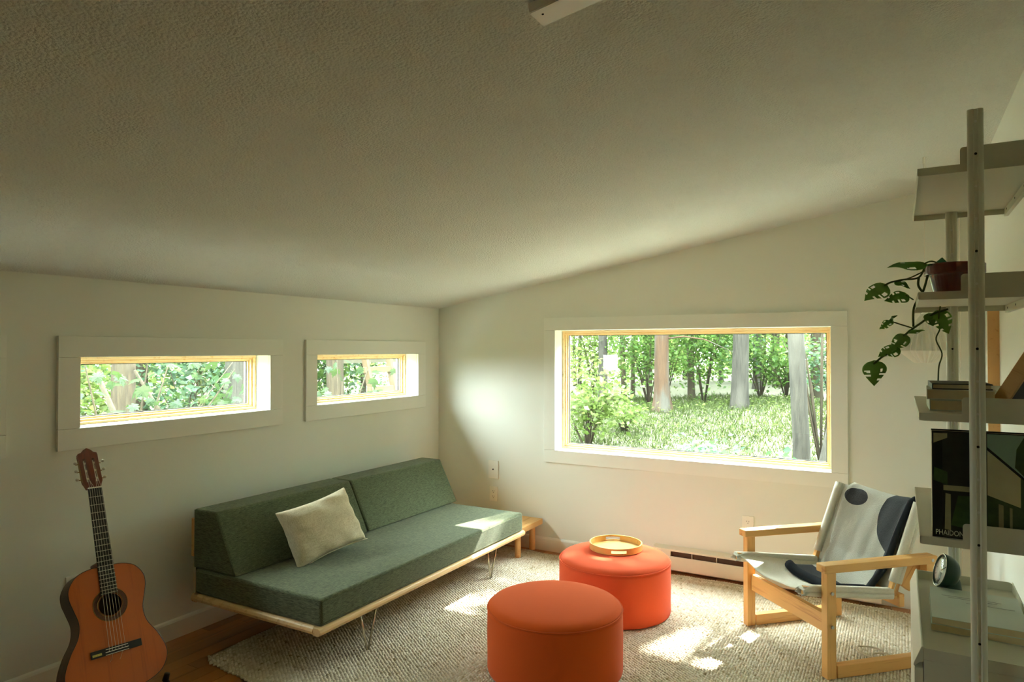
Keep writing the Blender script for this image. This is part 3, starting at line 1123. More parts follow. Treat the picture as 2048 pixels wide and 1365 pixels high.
# woven loops
px_, ly_ = 0.0135, 0.0185
nx, ny = int((RX1 - RX0 - .03) / px_), int((RY1 - RY0 - .03) / ly_)
ii, jj = np.meshgrid(np.arange(nx), np.arange(ny), indexing='ij')
ii, jj = ii.ravel(), jj.ravel()
cx = RX0 + .02 + ii * px_ + rng.normal(0, .0009, len(ii))
cy = RY0 + .02 + (jj + .5 * (ii % 2)) * ly_ + rng.normal(0, .0014, len(ii))
ok = ~((cx < RX0 + .07) & (cy < RY0 + .06) & ((cx - RX0) + (cy - RY0) < .085))
cx, cy = cx[ok], cy[ok]
n = len(cx)
hh = RT + rng.uniform(.0042, .0075, n)
rx = px_ * .60 * rng.uniform(.85, 1.1, n)
ry = ly_ * .60 * rng.uniform(.85, 1.1, n)
ang = rng.normal(.25, .22, n)
rows = []
for (fr, fz) in ((1.0, -.001), (.62, .72)):
    for q in range(6):
        a = q * math.pi / 3
        ux, uy = rx * fr * math.cos(a), ry * fr * math.sin(a)
        rows.append(np.stack([cx + ux * np.cos(ang) - uy * np.sin(ang), cy + ux * np.sin(ang) + uy * np.cos(ang),
                              (RT - .002 if fz < 0 else RT + (hh - RT) * fz) * np.ones(n)], 1))
rows.append(np.stack([cx, cy, hh], 1))
V = np.stack(rows, 1).reshape(-1, 3)
base = (np.arange(n) * 13)[:, None]
ft = []
for q in range(6):
    q2 = (q + 1) % 6
    ft += [[q, q2, 6 + q2], [q, 6 + q2, 6 + q], [6 + q, 6 + q2, 12]]
F = np.concatenate([base + np.array([f]) for f in ft], 1).reshape(-1)
o = fast_mesh('woven_loops', V, F, 3, M['loops'], rug)
o.data.polygons.foreach_set('use_smooth', [True] * len(o.data.polygons))
tag(o, kind='stuff')

# ------------------------------------------------------------------ baseboard heater and outlets
h = empty('baseboard_heater', (1.825, 0, 0))
tag(h, 'long cream baseboard heater with dark slot under the big window', 'heater')
HL = 1.36
MB().prism([(0, .02), (-.012, .02), (-.012, .170), (0, .170)], 0, HL, 'X').build('back_plate', M['heater'], h)
MB().prism([(-.012, .172), (-.012, .166), (-.060, .158), (-.062, .150), (-.066, .150), (-.065, .162), (-.012, .174)], 0, HL, 'X').build('top_hood', M['heater'], h)
MB().prism([(-.060, .022), (-.066, .026), (-.066, .110), (-.060, .116), (-.056, .112), (-.056, .022)], 0, HL, 'X').build('front_panel', M['heater'], h, bevel=.001)
MB().box(.08, HL - .08, -.050, -.013, .045, .152).build('fin_block', M['fin'], h)
for xa, xb in ((0, .12), (HL - .12, HL)):
    MB().box(xa, xb, -.063, -.013, .02, .157).build('end_cap', M['heater'], h, bevel=.003)
for xa in (.26, .42, .66, .90, 1.14):
    MB().box(xa, xa + .003, -.062, -.050, .112, .152).build('hood_bracket', M['heater'], h)


def outlet(name, x_, z_, w_, hgt, label, slots, wall='B', grp=None):
    root = empty(name, (x_, 0, z_) if wall == 'B' else (0, x_, z_), 0 if wall == 'B' else R(90))
    tag(root, label, 'outlet', grp)
    MB().box(-w_ / 2, w_ / 2, -.009, 0, -hgt / 2, hgt / 2).build('plate', M['ivory'], root, bevel=.002)
    if slots == 2:
        for dz in (.02, -.02):
            f = MB().tube([(0, -.007, dz), (0, -.0095, dz)], .0165, 16).build('socket', M['ivory'], root)
            MB().box(-.0075, -.0055, -.0102, -.009, dz - .001, dz + .008).box(.0055, .0075, -.0102, -.009, dz - .001, dz + .008) \
                .tube([(0, -.009, dz - .008), (0, -.0102, dz - .008)], .0026, 8).build('slot', M['dark'], f)
    else:
        for dz in (.045, -.045):
            MB().tube([(0, -.006, dz), (0, -.0085, dz)], .0035, 8).build('screw', M['dark'], root)
        MB().tube([(0, -.006, .002), (0, -.014, .002)], .0055, 10).build('jack', M['dark'], root)
    return root


outlet('wall_plate', .527, .562, .088, .142, 'taller white cable plate above the duplex outlet by the sofa end', 1)
outlet('wall_outlet', .529, .373, .07, .114, 'ivory duplex outlet below the cable plate by the sofa end', 2)
outlet('wall_outlet', 2.433, .372, .072, .116, 'ivory duplex outlet behind the armchair under the big window', 2)
outlet('wall_outlet', -2.835, .405, .075, .125, 'ivory outlet on the left wall half hidden by the guitar', 2, 'L')

# ------------------------------------------------------------------ daybed
bed = empty('daybed', (.6, -1.4, 0))
tag(bed, 'long daybed with green woven mattress, blond wood rails and hairpin legs', 'daybed')


def bl(o):
    """parts below are written in room coordinates"""
    o.location = -Vector(o.parent.location)
    return o


FX0, FX1, FY0, FY1 = .16, 1.055, -2.355, -.455


def rail(name, a, b):
    a, b = Vector(a), Vector(b)
    d = (b - a).normalized()
    s = Vector((d.y, -d.x, 0))
    prof = [(-.022, -.018), (.010, -.018), (.019, -.012), (.023, 0), (.019, .012), (.010, .018), (-.022, .018)]
    P = [[q + s * u + Vector((0, 0, v_)) for u, v_ in prof] + [q + s * prof[0][0] + Vector((0, 0, prof[0][1]))] for q in (a, b)]
    mb = MB().grid(P)
    mb.add(P[0][:-1], [tuple(range(7))]).add(P[1][:-1], [tuple(range(6, -1, -1))])
    return bl(mb.build(name, M['ash'], bed, bevel=.002, fix=True))


zr = .243
rail('front_rail', (FX1 - .023, FY0, zr), (FX1 - .023, FY1, zr))
rail('end_rail', (FX0, FY0 + .02, zr), (FX1 - .046, FY0 + .02, zr))
rail('end_rail', (FX1 - .046, FY1 - .02, zr), (FX0, FY1 - .02, zr))
rail('back_rail', (FX0 + .02, FY1, zr), (FX0 + .02, FY0, zr))
for i in range(6):
    y = FY0 + .17 + i * .31
    bl(MB().box(FX0 + .03, FX1 - .05, y, y + .07, .236, .257).build('slat', M['ash'], bed))


def cushion_box(x0, x1, y0, y1, z0, z1, r, puff=.006, n=10):
    """soft rectangular cushion: rounded box with slightly crowned faces"""
    bm = bmesh.new()
    bmesh.ops.create_cube(bm, size=1)
    bmesh.ops.scale(bm, vec=(x1 - x0, y1 - y0, z1 - z0), verts=bm.verts)
    bmesh.ops.translate(bm, vec=((x0 + x1) / 2, (y0 + y1) / 2, (z0 + z1) / 2), verts=bm.verts)
    bmesh.ops.bevel(bm, geom=list(bm.edges), offset=r, segments=3, affect='EDGES', profile=.6)
    return bm


def bm_obj(bm, name, mat, parent):
    me = bpy.data.meshes.new(name)
    bm.to_mesh(me)
    bm.free()
    me.materials.append(mat)
    me.polygons.foreach_set('use_smooth', [True] * len(me.polygons))
    o = bpy.data.objects.new(name, me)
    COL.objects.link(o)
    o.parent = parent
    md = o.modifiers.new('wn', 'WEIGHTED_NORMAL')
    md.keep_sharp = False
    return o


bl(bm_obj(cushion_box(.17, 1.045, -2.34, -.475, .262, .386, .016), 'mattress', M['green'], bed))
for z in (.276, .374):
    lpz = [(.172, -2.338, z), (1.0435, -2.338, z), (1.0435, -.477, z), (.172, -.477, z), (.172, -2.338, z)]
    rr = []
    for i in range(4):
        a, b = Vector(lpz[i]), Vector(lpz[i + 1])
        d = (b - a).normalized()
        rr += [a + d * .012, b - d * .012]
    rr.append(rr[0])
    bl(MB().tube(rr, .0022, 6).build('piping', M['green'], bed, smooth=True))
for (x_, y_) in ((.985, -1.965), (.965, -.765), (.26, -1.965), (.26, -.765)):
    pts = [(x_ + .035, y_ - .095, .228), (x_ + .003, y_ - .008, .014), (x_, y_, .0115), (x_ + .001, y_ + .004, .014), (x_ + .035, y_ + .022, .228)]
    bl(MB().tube(pts, .0052, 8).build('hairpin_leg', M['chrome'], bed, smooth=True))
    bl(MB().box(x_ - .04, x_ + .05, y_ - .11, y_ + .04, .224, .228).build('leg_plate', M['chrome'], bed))
for y in (-2.20, -.62):
    bl(MB().box(.125, .150, y - .03 - .1 * (y < -1), y + .03 - .1 * (y < -1), .44, .635).build('back_support', M['oak'], bed, bevel=.004))
    bl(MB().box(.125, .150, y - .02 - .1 * (y < -1), y + .02 - .1 * (y < -1), .228, .44).build('support_stem', M['chrome'], bed, bevel=.003))
    bl(MB().box(.125, .19, y - .02 - .1 * (y < -1), y + .02 - .1 * (y < -1), .228, .236).build('support_foot', M['chrome'], bed))


def bolster(y0, y1, label):
    root = empty('bolster_cushion', (.3, (y0 + y1) / 2, .386))
    tag(root, label, 'cushion', 'wedge bolsters on the daybed')
    bm = bmesh.new()
    prof = [(.152, .388), (.472, .388), (.322, .686), (.152, .686)]
    v0 = [bm.verts.new((p[0], y0, p[1])) for p in prof]
    v1 = [bm.verts.new((p[0], y1, p[1])) for p in prof]
    bm.faces.new(v0[::-1])
    bm.faces.new(v1)
    for i in range(4):
        j = (i + 1) % 4
        bm.faces.new((v0[i], v0[j], v1[j], v1[i]))
    bmesh.ops.recalc_face_normals(bm, faces=bm.faces)
    bmesh.ops.bevel(bm, geom=list(bm.edges), offset=.014, segments=3, affect='EDGES', profile=.6)
    bl(bm_obj(bm, 'cover', M['green'], root))
    for y, s in ((y0, 1), (y1, -1)):
        pp = [Vector((p[0] + (.006 if p[0] < .3 else -.006), y + s * .002, p[1] + (.005 if p[1] < .5 else -.005))) for p in prof]
        pp.append(pp[0])
        bl(MB().tube(pp, .0022, 6).build('piping', M['green'], root, smooth=True))
    return root


bolster(-2.335, -1.383, 'green wedge bolster behind the cream pillow on the daybed')
bolster(-1.372, -.425, 'green wedge bolster at the window end of the daybed')


# cream pillow: leans on the left bolster
def pillow(name, w_, h_, t_, mat, n=22):
    P = [[], []]
    for sd_ in (0, 1):
        for i in range(n + 1):
            rowp = []
            for j in range(n + 1):
                u, v_ = 2 * i / n - 1, 2 * j / n - 1
                e = max(0, (1 - u * u) * (1 - v_ * v_)) ** .42
                pin = 1 - .09 * (1 - v_ * v_) * abs(u) ** 3
                pin2 = 1 - .11 * (1 - u * u) * abs(v_) ** 3
                wr = .008 * math.sin(11 * u + 5 * v_) * (1 - e) + .005 * math.sin(6 * v_ + 8 * u * v_) + .006 * math.sin(17 * v_ + 3 * u) * max(0, -u) ** 2 * e
                z = (t_ / 2 * e + wr * min(1, e * 3)) * (1 if sd_ else -1)
                rowp.append((u * w_ / 2 * pin, v_ * h_ / 2 * pin2, z))
            P[sd_].append(rowp)
    mb = MB().grid(P[0]).grid(P[1])
    return mb


pl_ = empty('throw_pillow')
tag(pl_, 'cream rectangular throw pillow leaning on the green bolster', 'pillow')
pm = pillow('cover', .48, .325, .15, M['cream']).build('cover', M['cream'], pl_, smooth=True, fix=True, subsurf=1)
sm = MB()
edge = []
for i in range(23):
    u = 2 * i / 22 - 1
    edge.append((u * .24, -.1625 * (1 - .11 * (1 - u * u)), 0))
MB().tube(edge, .0025, 6).build('seam', M['cream'], pl_, smooth=True)
# local x = along the bed (y), local y = up the bolster slope, local z = towards the room
yx = Vector((.10, .985, .13)).normalized()
up_ = Vector((-.46, -.06, .88))
up_ = (up_ - yx * up_.dot(yx)).normalized()
nz = yx.cross(up_)
pl_.matrix_world = Matrix(((yx.x, up_.x, nz.x, .56), (yx.y, up_.y, nz.y, -1.85), (yx.z, up_.z, nz.z, .54), (0, 0, 0, 1)))

# ------------------------------------------------------------------ low side table beyond the daybed
st = empty('side_table', (.6, -.24, 0))
tag(st, 'low honey oak side table with round legs at the window end of the daybed', 'table')
bl(MB().box(.12, .965, -.448, -.02, .198, .238).build('table_top', M['oak'], st, bevel=.003))
for (x_, y_) in ((.90, -.285), (.895, -.055), (.19, -.40), (.19, -.06)):
    bl(MB().tube([(x_, y_, .008), (x_, y_, .199)], .0225, 18).build('leg', M['oak'], st, bevel=.002))

# ------------------------------------------------------------------ ottomans and tray
def ottoman(x_, y_, mat, label, D=.63, zs=.285, zt=.32):
    root = empty('ottoman', (x_, y_, .0135))
    tag(root, label, 'ottoman', 'round felt ottomans')
    r_ = D / 2
    MB().lathe([(r_ - .012, 0), (r_ - .003, .004), (r_, .014), (r_, .08), (r_ + .001, .16), (r_, zs - .02), (r_ - .003, zs)], 72).build('side', mat, root, smooth=True)
    top = [(r_ - .003, zs), (r_ - .006, zs + .006), (r_ - .016, zs + .017), (r_ - .035, zs + .025), (r_ - .08, zs + .031), (r_ * .5, zt + .002), (r_ * .2, zt + .005), (.0001, zt + .006)]
    MB().lathe(top, 72).build('top', mat, root, smooth=True)
    MB().tube([((r_ - .0015) * math.cos(a), (r_ - .0015) * math.sin(a), zs) for a in np.linspace(0, 2 * math.pi, 73)], .0036, 6, cap=False).build('piping', mat, root, smooth=True)
    MB().lathe([(r_ - .05, -.004), (r_ - .05, .004)], 36).build('base', M['black'], root)
    return root


ottoman(1.875, -1.68, M['orange'], 'rust orange round ottoman nearer the camera with a bare top')
ottoman(1.855, -.86, M['coral'], 'coral red round ottoman carrying the bamboo tray')
tr = empty('round_tray', (1.84, -.80, .341))
tag(tr, 'round bamboo tray with cut-out handles on the coral ottoman', 'tray')
TR = .152
MB().lathe([(TR - .004, 0), (TR - .004, .004), (.0001, .004)], 48).build('tray_base', M['bamboo'], tr, smooth=False)
rim = MB()
nA = 96
hd = [R(-63), R(117)]
P = []
zl = [0, .010, .026, .036]


def in_slot(a):
    return any(abs((a - h_ + math.pi) % (2 * math.pi) - math.pi) < R(17) for h_ in hd)


for rr_, flip in ((TR, 0), (TR - .007, 1)):
    G = [[(rr_ * math.cos(2 * math.pi * i / nA), rr_ * math.sin(2 * math.pi * i / nA), z) for i in range(nA + 1)] for z in zl]
    skip = {(1, i) for i in range(nA) if in_slot(2 * math.pi * (i + .5) / nA)}
    rim.grid(G, skip=skip)
    P.append(G)
rim.grid([[p for p in P[0][3]], [p for p in P[1][3]]])
rim.grid([[p for p in P[0][0]], [p for p in P[1][0]]])
for zi in (1, 2):
    sk = {(0, i) for i in range(nA) if not in_slot(2 * math.pi * (i + .5) / nA)}
    rim.grid([P[0][zi], P[1][zi]], skip=sk)
for i in range(nA):
    a0, a1 = in_slot(2 * math.pi * (i - .5) / nA), in_slot(2 * math.pi * (i + .5) / nA)
    if a0 != a1:
        rim.add([P[0][1][i], P[1][1][i], P[1][2][i], P[0][2][i]], [(0, 1, 2, 3)])
rim.build('rim', M['bamboo'], tr, smooth=False, fix=True)

# ------------------------------------------------------------------ sling armchair
cA = Vector((.694, -.72, 0)).normalized()
ch = empty('armchair', (2.55, -.72, .0135), math.atan2(cA.y, cA.x))
tag(ch, 'pine armchair with slung canvas seat under the big window', 'chair')
T = .040


def cbeam(name, a, b, w_, h_, mat='pine', up=(0, 0, 1), bev=.003, mi=None):
    """bar modelled along its own Y so the grain runs lengthwise"""
    a, b = Vector(a), Vector(b)
    d = b - a
    L = d.length
    o = MB().box(-w_ / 2, w_ / 2, 0, L, -h_ / 2, h_ / 2).build(name, M[mat], ch, bevel=bev)
    yv = d.normalized()
    xv = yv.cross(Vector(up)).normalized()
    zv = xv.cross(yv)
    o.matrix_local = Matrix(((xv.x, yv.x, zv.x, a.x), (xv.y, yv.y, zv.y, a.y), (xv.z, yv.z, zv.z, a.z), (0, 0, 0, 1)))
    return o


# local x: from far side (0) to near side (.64), local y: backwards, z up
for sx in (0.012, .628):
    cbeam('front_leg', (sx, .018, 0), (sx, .018, .478), T, .048, up=(0, 1, 0))
    cbeam('rear_leg', (sx, .565, .0), (sx, .565, .478), T, .048, up=(0, 1, 0))
    arm = cbeam('armrest', (sx, -.025, .496), (sx, .595, .496), .062, .038, bev=.006)
    cbeam('floor_runner', (sx, .048, .028), (sx, .535, .028), .040, .056)
cbeam('front_stretcher', (.034, .03, .235), (.606, .03, .235), .030, .085)
for z in (.36,):
    cbeam('seat_crossbar', (.034, .44, .30), (.606, .44, .30), .030, .06)
for sx, s in ((.056, 1), (.584, -1)):
    cbeam('seat_rail', (sx, -.085, .388), (sx, .43, .328), .022, .040)
    cbeam('back_post', (sx, .40, .325), (sx, .565, .735), .024, .042, up=(0, 1, -.3))
    # shaped block that carries the back post
    cbeam('back_block', (sx + .0 * s, .46, .36), (sx, .545, .478), .026, .085, up=(0, 1, 0))
for sx, zz_ in ((.652, .385), (.652, .235)):
    b_ = MB().tube([(sx - .002, .018, zz_), (sx + .003, .018, zz_)], .0075, 12).build('bolt', M['screw'], ch)
MB().tube([(.658, .565, .496), (.6612, .565, .496)], .0075, 12).build('bolt', M['screw'], ch)


def seat_pt(u, v_):
    """u across 0..1, v front to back 0..1"""
    y = -.095 + .50 * v_
    zr_ = .409 - .0605 * v_ * 1.0
    sag = .085 * (1 - abs(2 * u - 1) ** 2.2) * (.75 + .35 * v_)
    x_ = .044 + .552 * u
    y += .045 * (1 - v_) * (1 - abs(2 * u - 1) ** 2) + .006 * math.sin(14 * u) * (1 - v_)
    return (x_, y, zr_ - sag + .004 * math.sin(11 * u + 5 * v_))


MB().grid([[seat_pt(u, v_) for u in np.linspace(0, 1, 25)] for v_ in np.linspace(0, 1, 17)]).build('canvas_seat', M['canvas'], ch, smooth=True, solid=.004)
for sx in (.056, .584):
    ring = [(.0175 * math.copysign(abs(math.cos(a)) ** .5, math.cos(a)), .025 * math.copysign(abs(math.sin(a)) ** .6, math.sin(a))) for a in np.linspace(0, 2 * math.pi, 13)[:-1]]
    G = []
    for t in np.linspace(0, 1, 15):
        c0 = Vector((sx, -.100 + .50 * t, .389 - .0583 * t))
        fl = max(0, 1 - t * 9)
        G.append([c0 + Vector((p[0] * (1 + .5 * fl), -.012 * fl * math.sin(3 * i_), p[1] * (1 - .45 * fl) + .004 * fl * math.sin(2.2 * i_) - .004 * fl)) for i_, p in enumerate(ring + ring[:1])])
    MB().grid(G).build('canvas_sleeve', M['canvas'], ch, smooth=True, solid=.003)


def back_pt(u, v_):
    """v 0 at the seat, 1 at the top"""
    z = .325 + .425 * v_
    y = .392 + .175 * v_
    sag = (1 - abs(2 * u - 1) ** 2.2)
    x_ = .042 + .556 * u
    y += .055 * sag
    z -= .035 * sag * v_ ** 2
    return (x_, y, z)


MB().grid([[back_pt(u, v_) for u in np.linspace(0, 1, 25)] for v_ in np.linspace(0, 1, 17)]).build('canvas_back', M['canvas'], ch, smooth=True, solid=.004)
for sx in (.056, .584):
    G = []
    for t in np.linspace(0.12, 1, 9):
        c0 = Vector((sx, .402 + .165 * t, .33 + .415 * t))
        G.append([c0 + Vector((p[0] * 1.0, p[1] * (1.05 - .08 * t), -p[1] * .35)) for p in ring + ring[:1]])
    MB().grid(G).build('canvas_sleeve', M['canvas'], ch, smooth=True, solid=.003)


# throw blanket over the back and seat
def throw_mat():
    k = NT('two_tone_throw')
    uv = k.n('ShaderNodeUVMap')
    sep = k.n('ShaderNodeSeparateXYZ')
    k.l(uv.outputs[0], sep.inputs[0])

    def ell(cx_, cy_, rx_, ry_):
        a = k.n('ShaderNodeMath', _operation='SUBTRACT')
        a.inputs[1].default_value = cx_
        k.l(sep.outputs[0], a.inputs[0])
        b = k.n('ShaderNodeMath', _operation='DIVIDE')
        b.inputs[1].default_value = rx_
        k.l(a.outputs[0], b.inputs[0])
        c = k.n('ShaderNodeMath', _operation='SUBTRACT')
        c.inputs[1].default_value = cy_
        k.l(sep.outputs[1], c.inputs[0])
        d = k.n('ShaderNodeMath', _operation='DIVIDE')
        d.inputs[1].default_value = ry_
        k.l(c.outputs[0], d.inputs[0])
        e = k.n('ShaderNodeMath', _operation='MULTIPLY')
        k.l(b.outputs[0], e.inputs[0])
        k.l(b.outputs[0], e.inputs[1])
        f = k.n('ShaderNodeMath', _operation='MULTIPLY_ADD')
        k.l(d.outputs[0], f.inputs[0])
        k.l(d.outputs[0], f.inputs[1])
        k.l(e.outputs[0], f.inputs[2])
        g_ = k.n('ShaderNodeMath', _operation='LESS_THAN')
        g_.inputs[1].default_value = 1.0
        k.l(f.outputs[0], g_.inputs[0])
        return g_.outputs[0]
    es = [ell(.15, .76, .15, .065), ell(1.05, .74, .5, .30), ell(.55, .0, 1.0, .25), ell(1.12, .3, .22, .45)]
    acc_ = es[0]
    for e in es[1:]:
        mxn = k.n('ShaderNodeMath', _operation='MAXIMUM')
        k.l(acc_, mxn.inputs[0])
        k.l(e, mxn.inputs[1])
        acc_ = mxn.outputs[0]
    f = k.noise(k.coords(), 210, 4, .75)
    k.l(k.mix(k.mix(lin('C7C5B2'), lin('E6E4D6'), f), k.mix(lin('232629'), lin('3C4045'), f), acc_), k.b.inputs['Base Color'])
    k.b.inputs['Roughness'].default_value = .95
    k.b.inputs['Specular IOR Level'].default_value = .1
    k.b.inputs['Sheen Weight'].default_value = .2
    k.bump(f, 1.0, .012)
    return k.m


M['throw'] = throw_mat()
tb = empty('throw_blanket', ch.location, ch.rotation_euler.z)
tag(tb, 'white throw blanket with dark charcoal patches draped over the armchair', 'blanket')


def throw_pt(u, s):
    """u 0 (far edge) .. 1 (near edge); s 0 front end on the seat .. 1 behind the top"""
    lift = .012
    uu = .15 + .66 * u + (-.02 + .14 * u) * s
    if s < .30:                                   # on the seat
        v_ = .52 + .42 * s / .30
        p = Vector(seat_pt(min(uu, .97), min(v_, .94))) + Vector((0, 0, lift + .006))
    elif s < .82:
        t = (s - .30) / .52
        p = Vector(back_pt(uu, .13 + .87 * t)) + Vector((0, -.016 - .01 * math.sin(3.1 * t), .004))
        if t < .12:
            p.y -= .02 * (1 - t / .12)
    else:                                         # over the top edge and down behind
        t = (s - .82) / .18
        p = Vector(back_pt(uu, 1.0))
        p += Vector((0, -.016 + .05 * min(1, t * 2.5), .016 * math.sin(math.pi * min(1, t * 1.3)) - .13 * max(0, t - .25)))
    fold = .006 * math.sin(9 * u + 2 * s) * (.3 + .5 * s) + .004 * math.sin(15 * u - 5 * s)
    n_ = Vector((0, -.8, .6))
    p += n_ * (abs(fold) * .9)
    p.x += .012 * math.sin(6 * s + 1) * (1 - u) - .03 * (1 - s) * (u > .5) * (u - .5)
    return p


nu, nv = 30, 52
G = [[throw_pt(i / nu, j / nv) for i in range(nu + 1)] for j in range(nv + 1)]
to = MB().grid(G).build('cloth', M['throw'], tb, smooth=True, solid=.014)
uvl = to.data.uv_layers.new(name='UVMap')
for poly in to.data.polygons:
    for li in poly.loop_indices:
        vi = to.data.loops[li].vertex_index
        uvl.data[li].uv = ((vi % (nu + 1)) / nu, (vi // (nu + 1)) / nv)
hem = [G[j][nu] + Vector((.004, -.008, .006)) for j in range(0, nv + 1, 2)]
MB().tube(hem, .016, 8).build('rolled_hem', plain('charcoal_hem', '2A2D31', .95, 0, .1, .2, 200), tb, smooth=True)
hem2 = [G[0][i] + Vector((0, -.006, .004)) for i in range(0, nu + 1, 2)]
MB().tube(hem2, .024, 10).build('front_fold', plain('charcoal_fold', '24272B', .95, 0, .1, .2, 200), tb, smooth=True)

# loose cord on the rug beside the cabinet
cp = []
for i in range(60):
    t = i / 59
    a = t * 4.3 * math.pi
    cp.append((3.13 + .075 * math.cos(a) * (1 - .3 * t) + .13 * t, -.76 + .05 * math.sin(a) - .12 * t, .0195 + .006 * (i % 11 == 0) + .004 * t))
tag(MB().tube(cp, .004, 6).build('cord', M['rug'], smooth=True), 'loose pale cord coiled on the rug beside the cabinet', 'cord')

# ------------------------------------------------------------------ guitar on its stand
gx = Vector((.164, .986, -.018)).normalized()
gy = -Vector((.394, -.082, -.916))
gy = (gy - gx * gy.dot(gx)).normalized()
gz = gx.cross(gy)
gp = Vector((.2506, -2.8840, .8964))
gt = empty('guitar')
GS = 1.03
gt.matrix_world = Matrix(((gx.x * GS, gy.x * GS, gz.x * GS, gp.x), (gx.y * GS, gy.y * GS, gz.y * GS, gp.y), (gx.z * GS, gy.z * GS, gz.z * GS, gp.z), (0, 0, 0, 1)))
tag(gt, 'classical guitar with orange top and dark sides leaning by the left wall', 'guitar')
M['gtop'] = wood('cedar_top', 'A24C0E', 'BA5C16', 'Y', .35, 60, 40, coat=.2)
M['gside'] = wood('rosewood', '2A160C', '45260F', 'Y', .5, 30, 14, coat=.05)
M['ghead'] = wood('head_veneer', '43170B', '6A2812', 'Y', .3, 30, 14, coat=.4)
M['ebony'] = plain('ebony', '15110D', .4)
M['nickel'] = plain('fret_wire', 'C8C2AE', .3, 1.0)
M['nylon'] = plain('string', 'D8CFB8', .3)
M['gold'] = plain('brass_gear', '8A6A34', .35, .9)
ctrl = [(325, 0), (327, 60), (345, 108), (385, 137), (425, 141), (470, 130), (522, 117.5), (575, 126), (630, 158), (690, 182), (735, 181), (780, 150), (806, 85), (815, 0)]


def catmull(pts_, n=8):
    out = []
    q = [pts_[0]] + pts_ + [pts_[-1]]
    for i in range(1, len(q) - 2):
        for k_ in range(n):
            t = k_ / n
            out.append(tuple(.5 * (2 * q[i][d] + (q[i + 1][d] - q[i - 1][d]) * t + (2 * q[i - 1][d] - 5 * q[i][d] + 4 * q[i + 1][d] - q[i + 2][d]) * t * t
                       + (3 * q[i][d] - q[i - 1][d] - 3 * q[i + 1][d] + q[i + 2][d]) * t ** 3) for d in (0, 1)))
    out.append(pts_[-1])
    return out


half = catmull(ctrl, 6)
outl = [(w_ / 1000, -v_ / 1000) for v_, w_ in half] + [(-w_ / 1000, -v_ / 1000) for v_, w_ in half[-2:0:-1]]


def plate(outline, holes, z0, z1, name, mat, parent, bev=0.0):
    bm = bmesh.new()
    loops = []
    for lp_ in [outline] + holes:
        vs_ = [bm.verts.new((p[0], p[1], z0)) for p in lp_]
        loops.append([bm.edges.new((vs_[i], vs_[(i + 1) % len(vs_)])) for i in range(len(vs_))])
    r_ = bmesh.ops.triangle_fill(bm, edges=[e for l_ in loops for e in l_], use_beauty=True)
    fs = [f for f in bm.faces]
    ex = bmesh.ops.extrude_face_region(bm, geom=fs)
    bmesh.ops.translate(bm, vec=(0, 0, z1 - z0), verts=[v_ for v_ in ex['geom'] if isinstance(v_, bmesh.types.BMVert)])
    bmesh.ops.recalc_face_normals(bm, faces=bm.faces)
    me = bpy.data.meshes.new(name)
    bm.to_mesh(me)
    bm.free()
    me.materials.append(mat)
    o = bpy.data.objects.new(name, me)
    COL.objects.link(o)
    o.parent = parent
    return o


HC = (0, -.478)
circ = lambda r_, n=40, c=HC: [(c[0] + r_ * math.cos(2 * math.pi * i / n), c[1] + r_ * math.sin(2 * math.pi * i / n)) for i in range(n)]
plate(outl, [circ(.043)], -.003, 0, 'soundboard', M['gtop'], gt)
sid = MB()
dep = [-.003, -.092]
sid.grid([[(p[0], p[1], z) for p in outl + outl[:1]] for z in dep])
sid.build('sides', M['gside'], gt, smooth=True)
plate(outl, [], -.096, -.092, 'back', M['gside'], gt)
bind = [(p[0], p[1], -.001) for p in outl + outl[:1]]
MB().tube(bind, .0018, 5, cap=False).build('binding', M['ebony'], gt)
plate(circ(.064), [circ(.0445)], 0, .0006, 'rosette', None or plain('rosette_inlay', '5A2E12', .4, 0, .5, .8, 220), gt)
for rr_ in (.0635, .047):
    MB().tube([(p[0], p[1], .0006) for p in circ(rr_) + circ(rr_)[:1]], .0011, 5, cap=False).build('rosette_ring', M['gold'], gt)
# neck, fingerboard
MB().prism([(-.026, -.002), (.026, -.002), (.020, -.018), (0, -.024), (-.020, -.018)], .005, -.335, 'Y').build('neck', M['ghead'], gt, fix=True)
MB().prism([(-.024, -.092), (.024, -.092), (.024, 0), (-.024, 0)], -.328, -.30, 'Y').build('heel', M['ghead'], gt, fix=True, bevel=.006)
MB().hexa([(-.031, -.437, 0.0002), (.031, -.437, .0002), (.026, 0, .0002), (-.026, 0, .0002), (-.031, -.437, .006), (.031, -.437, .006), (.026, 0, .006), (-.026, 0, .006)]).build('fingerboard', M['ebony'], gt, bevel=.001)
for i in range(1, 20):
    v_ = .65 * (1 - 2 ** (-i / 12))
    hw = .026 + .005 * v_ / .437
    MB().box(-hw, hw, -v_ - .0011, -v_ + .0011, .006, .0073).build('fret', M['nickel'], gt)
MB().box(-.026, .026, 0, .005, 0, .0085).build('nut', M['ivory'], gt, bevel=.0008)
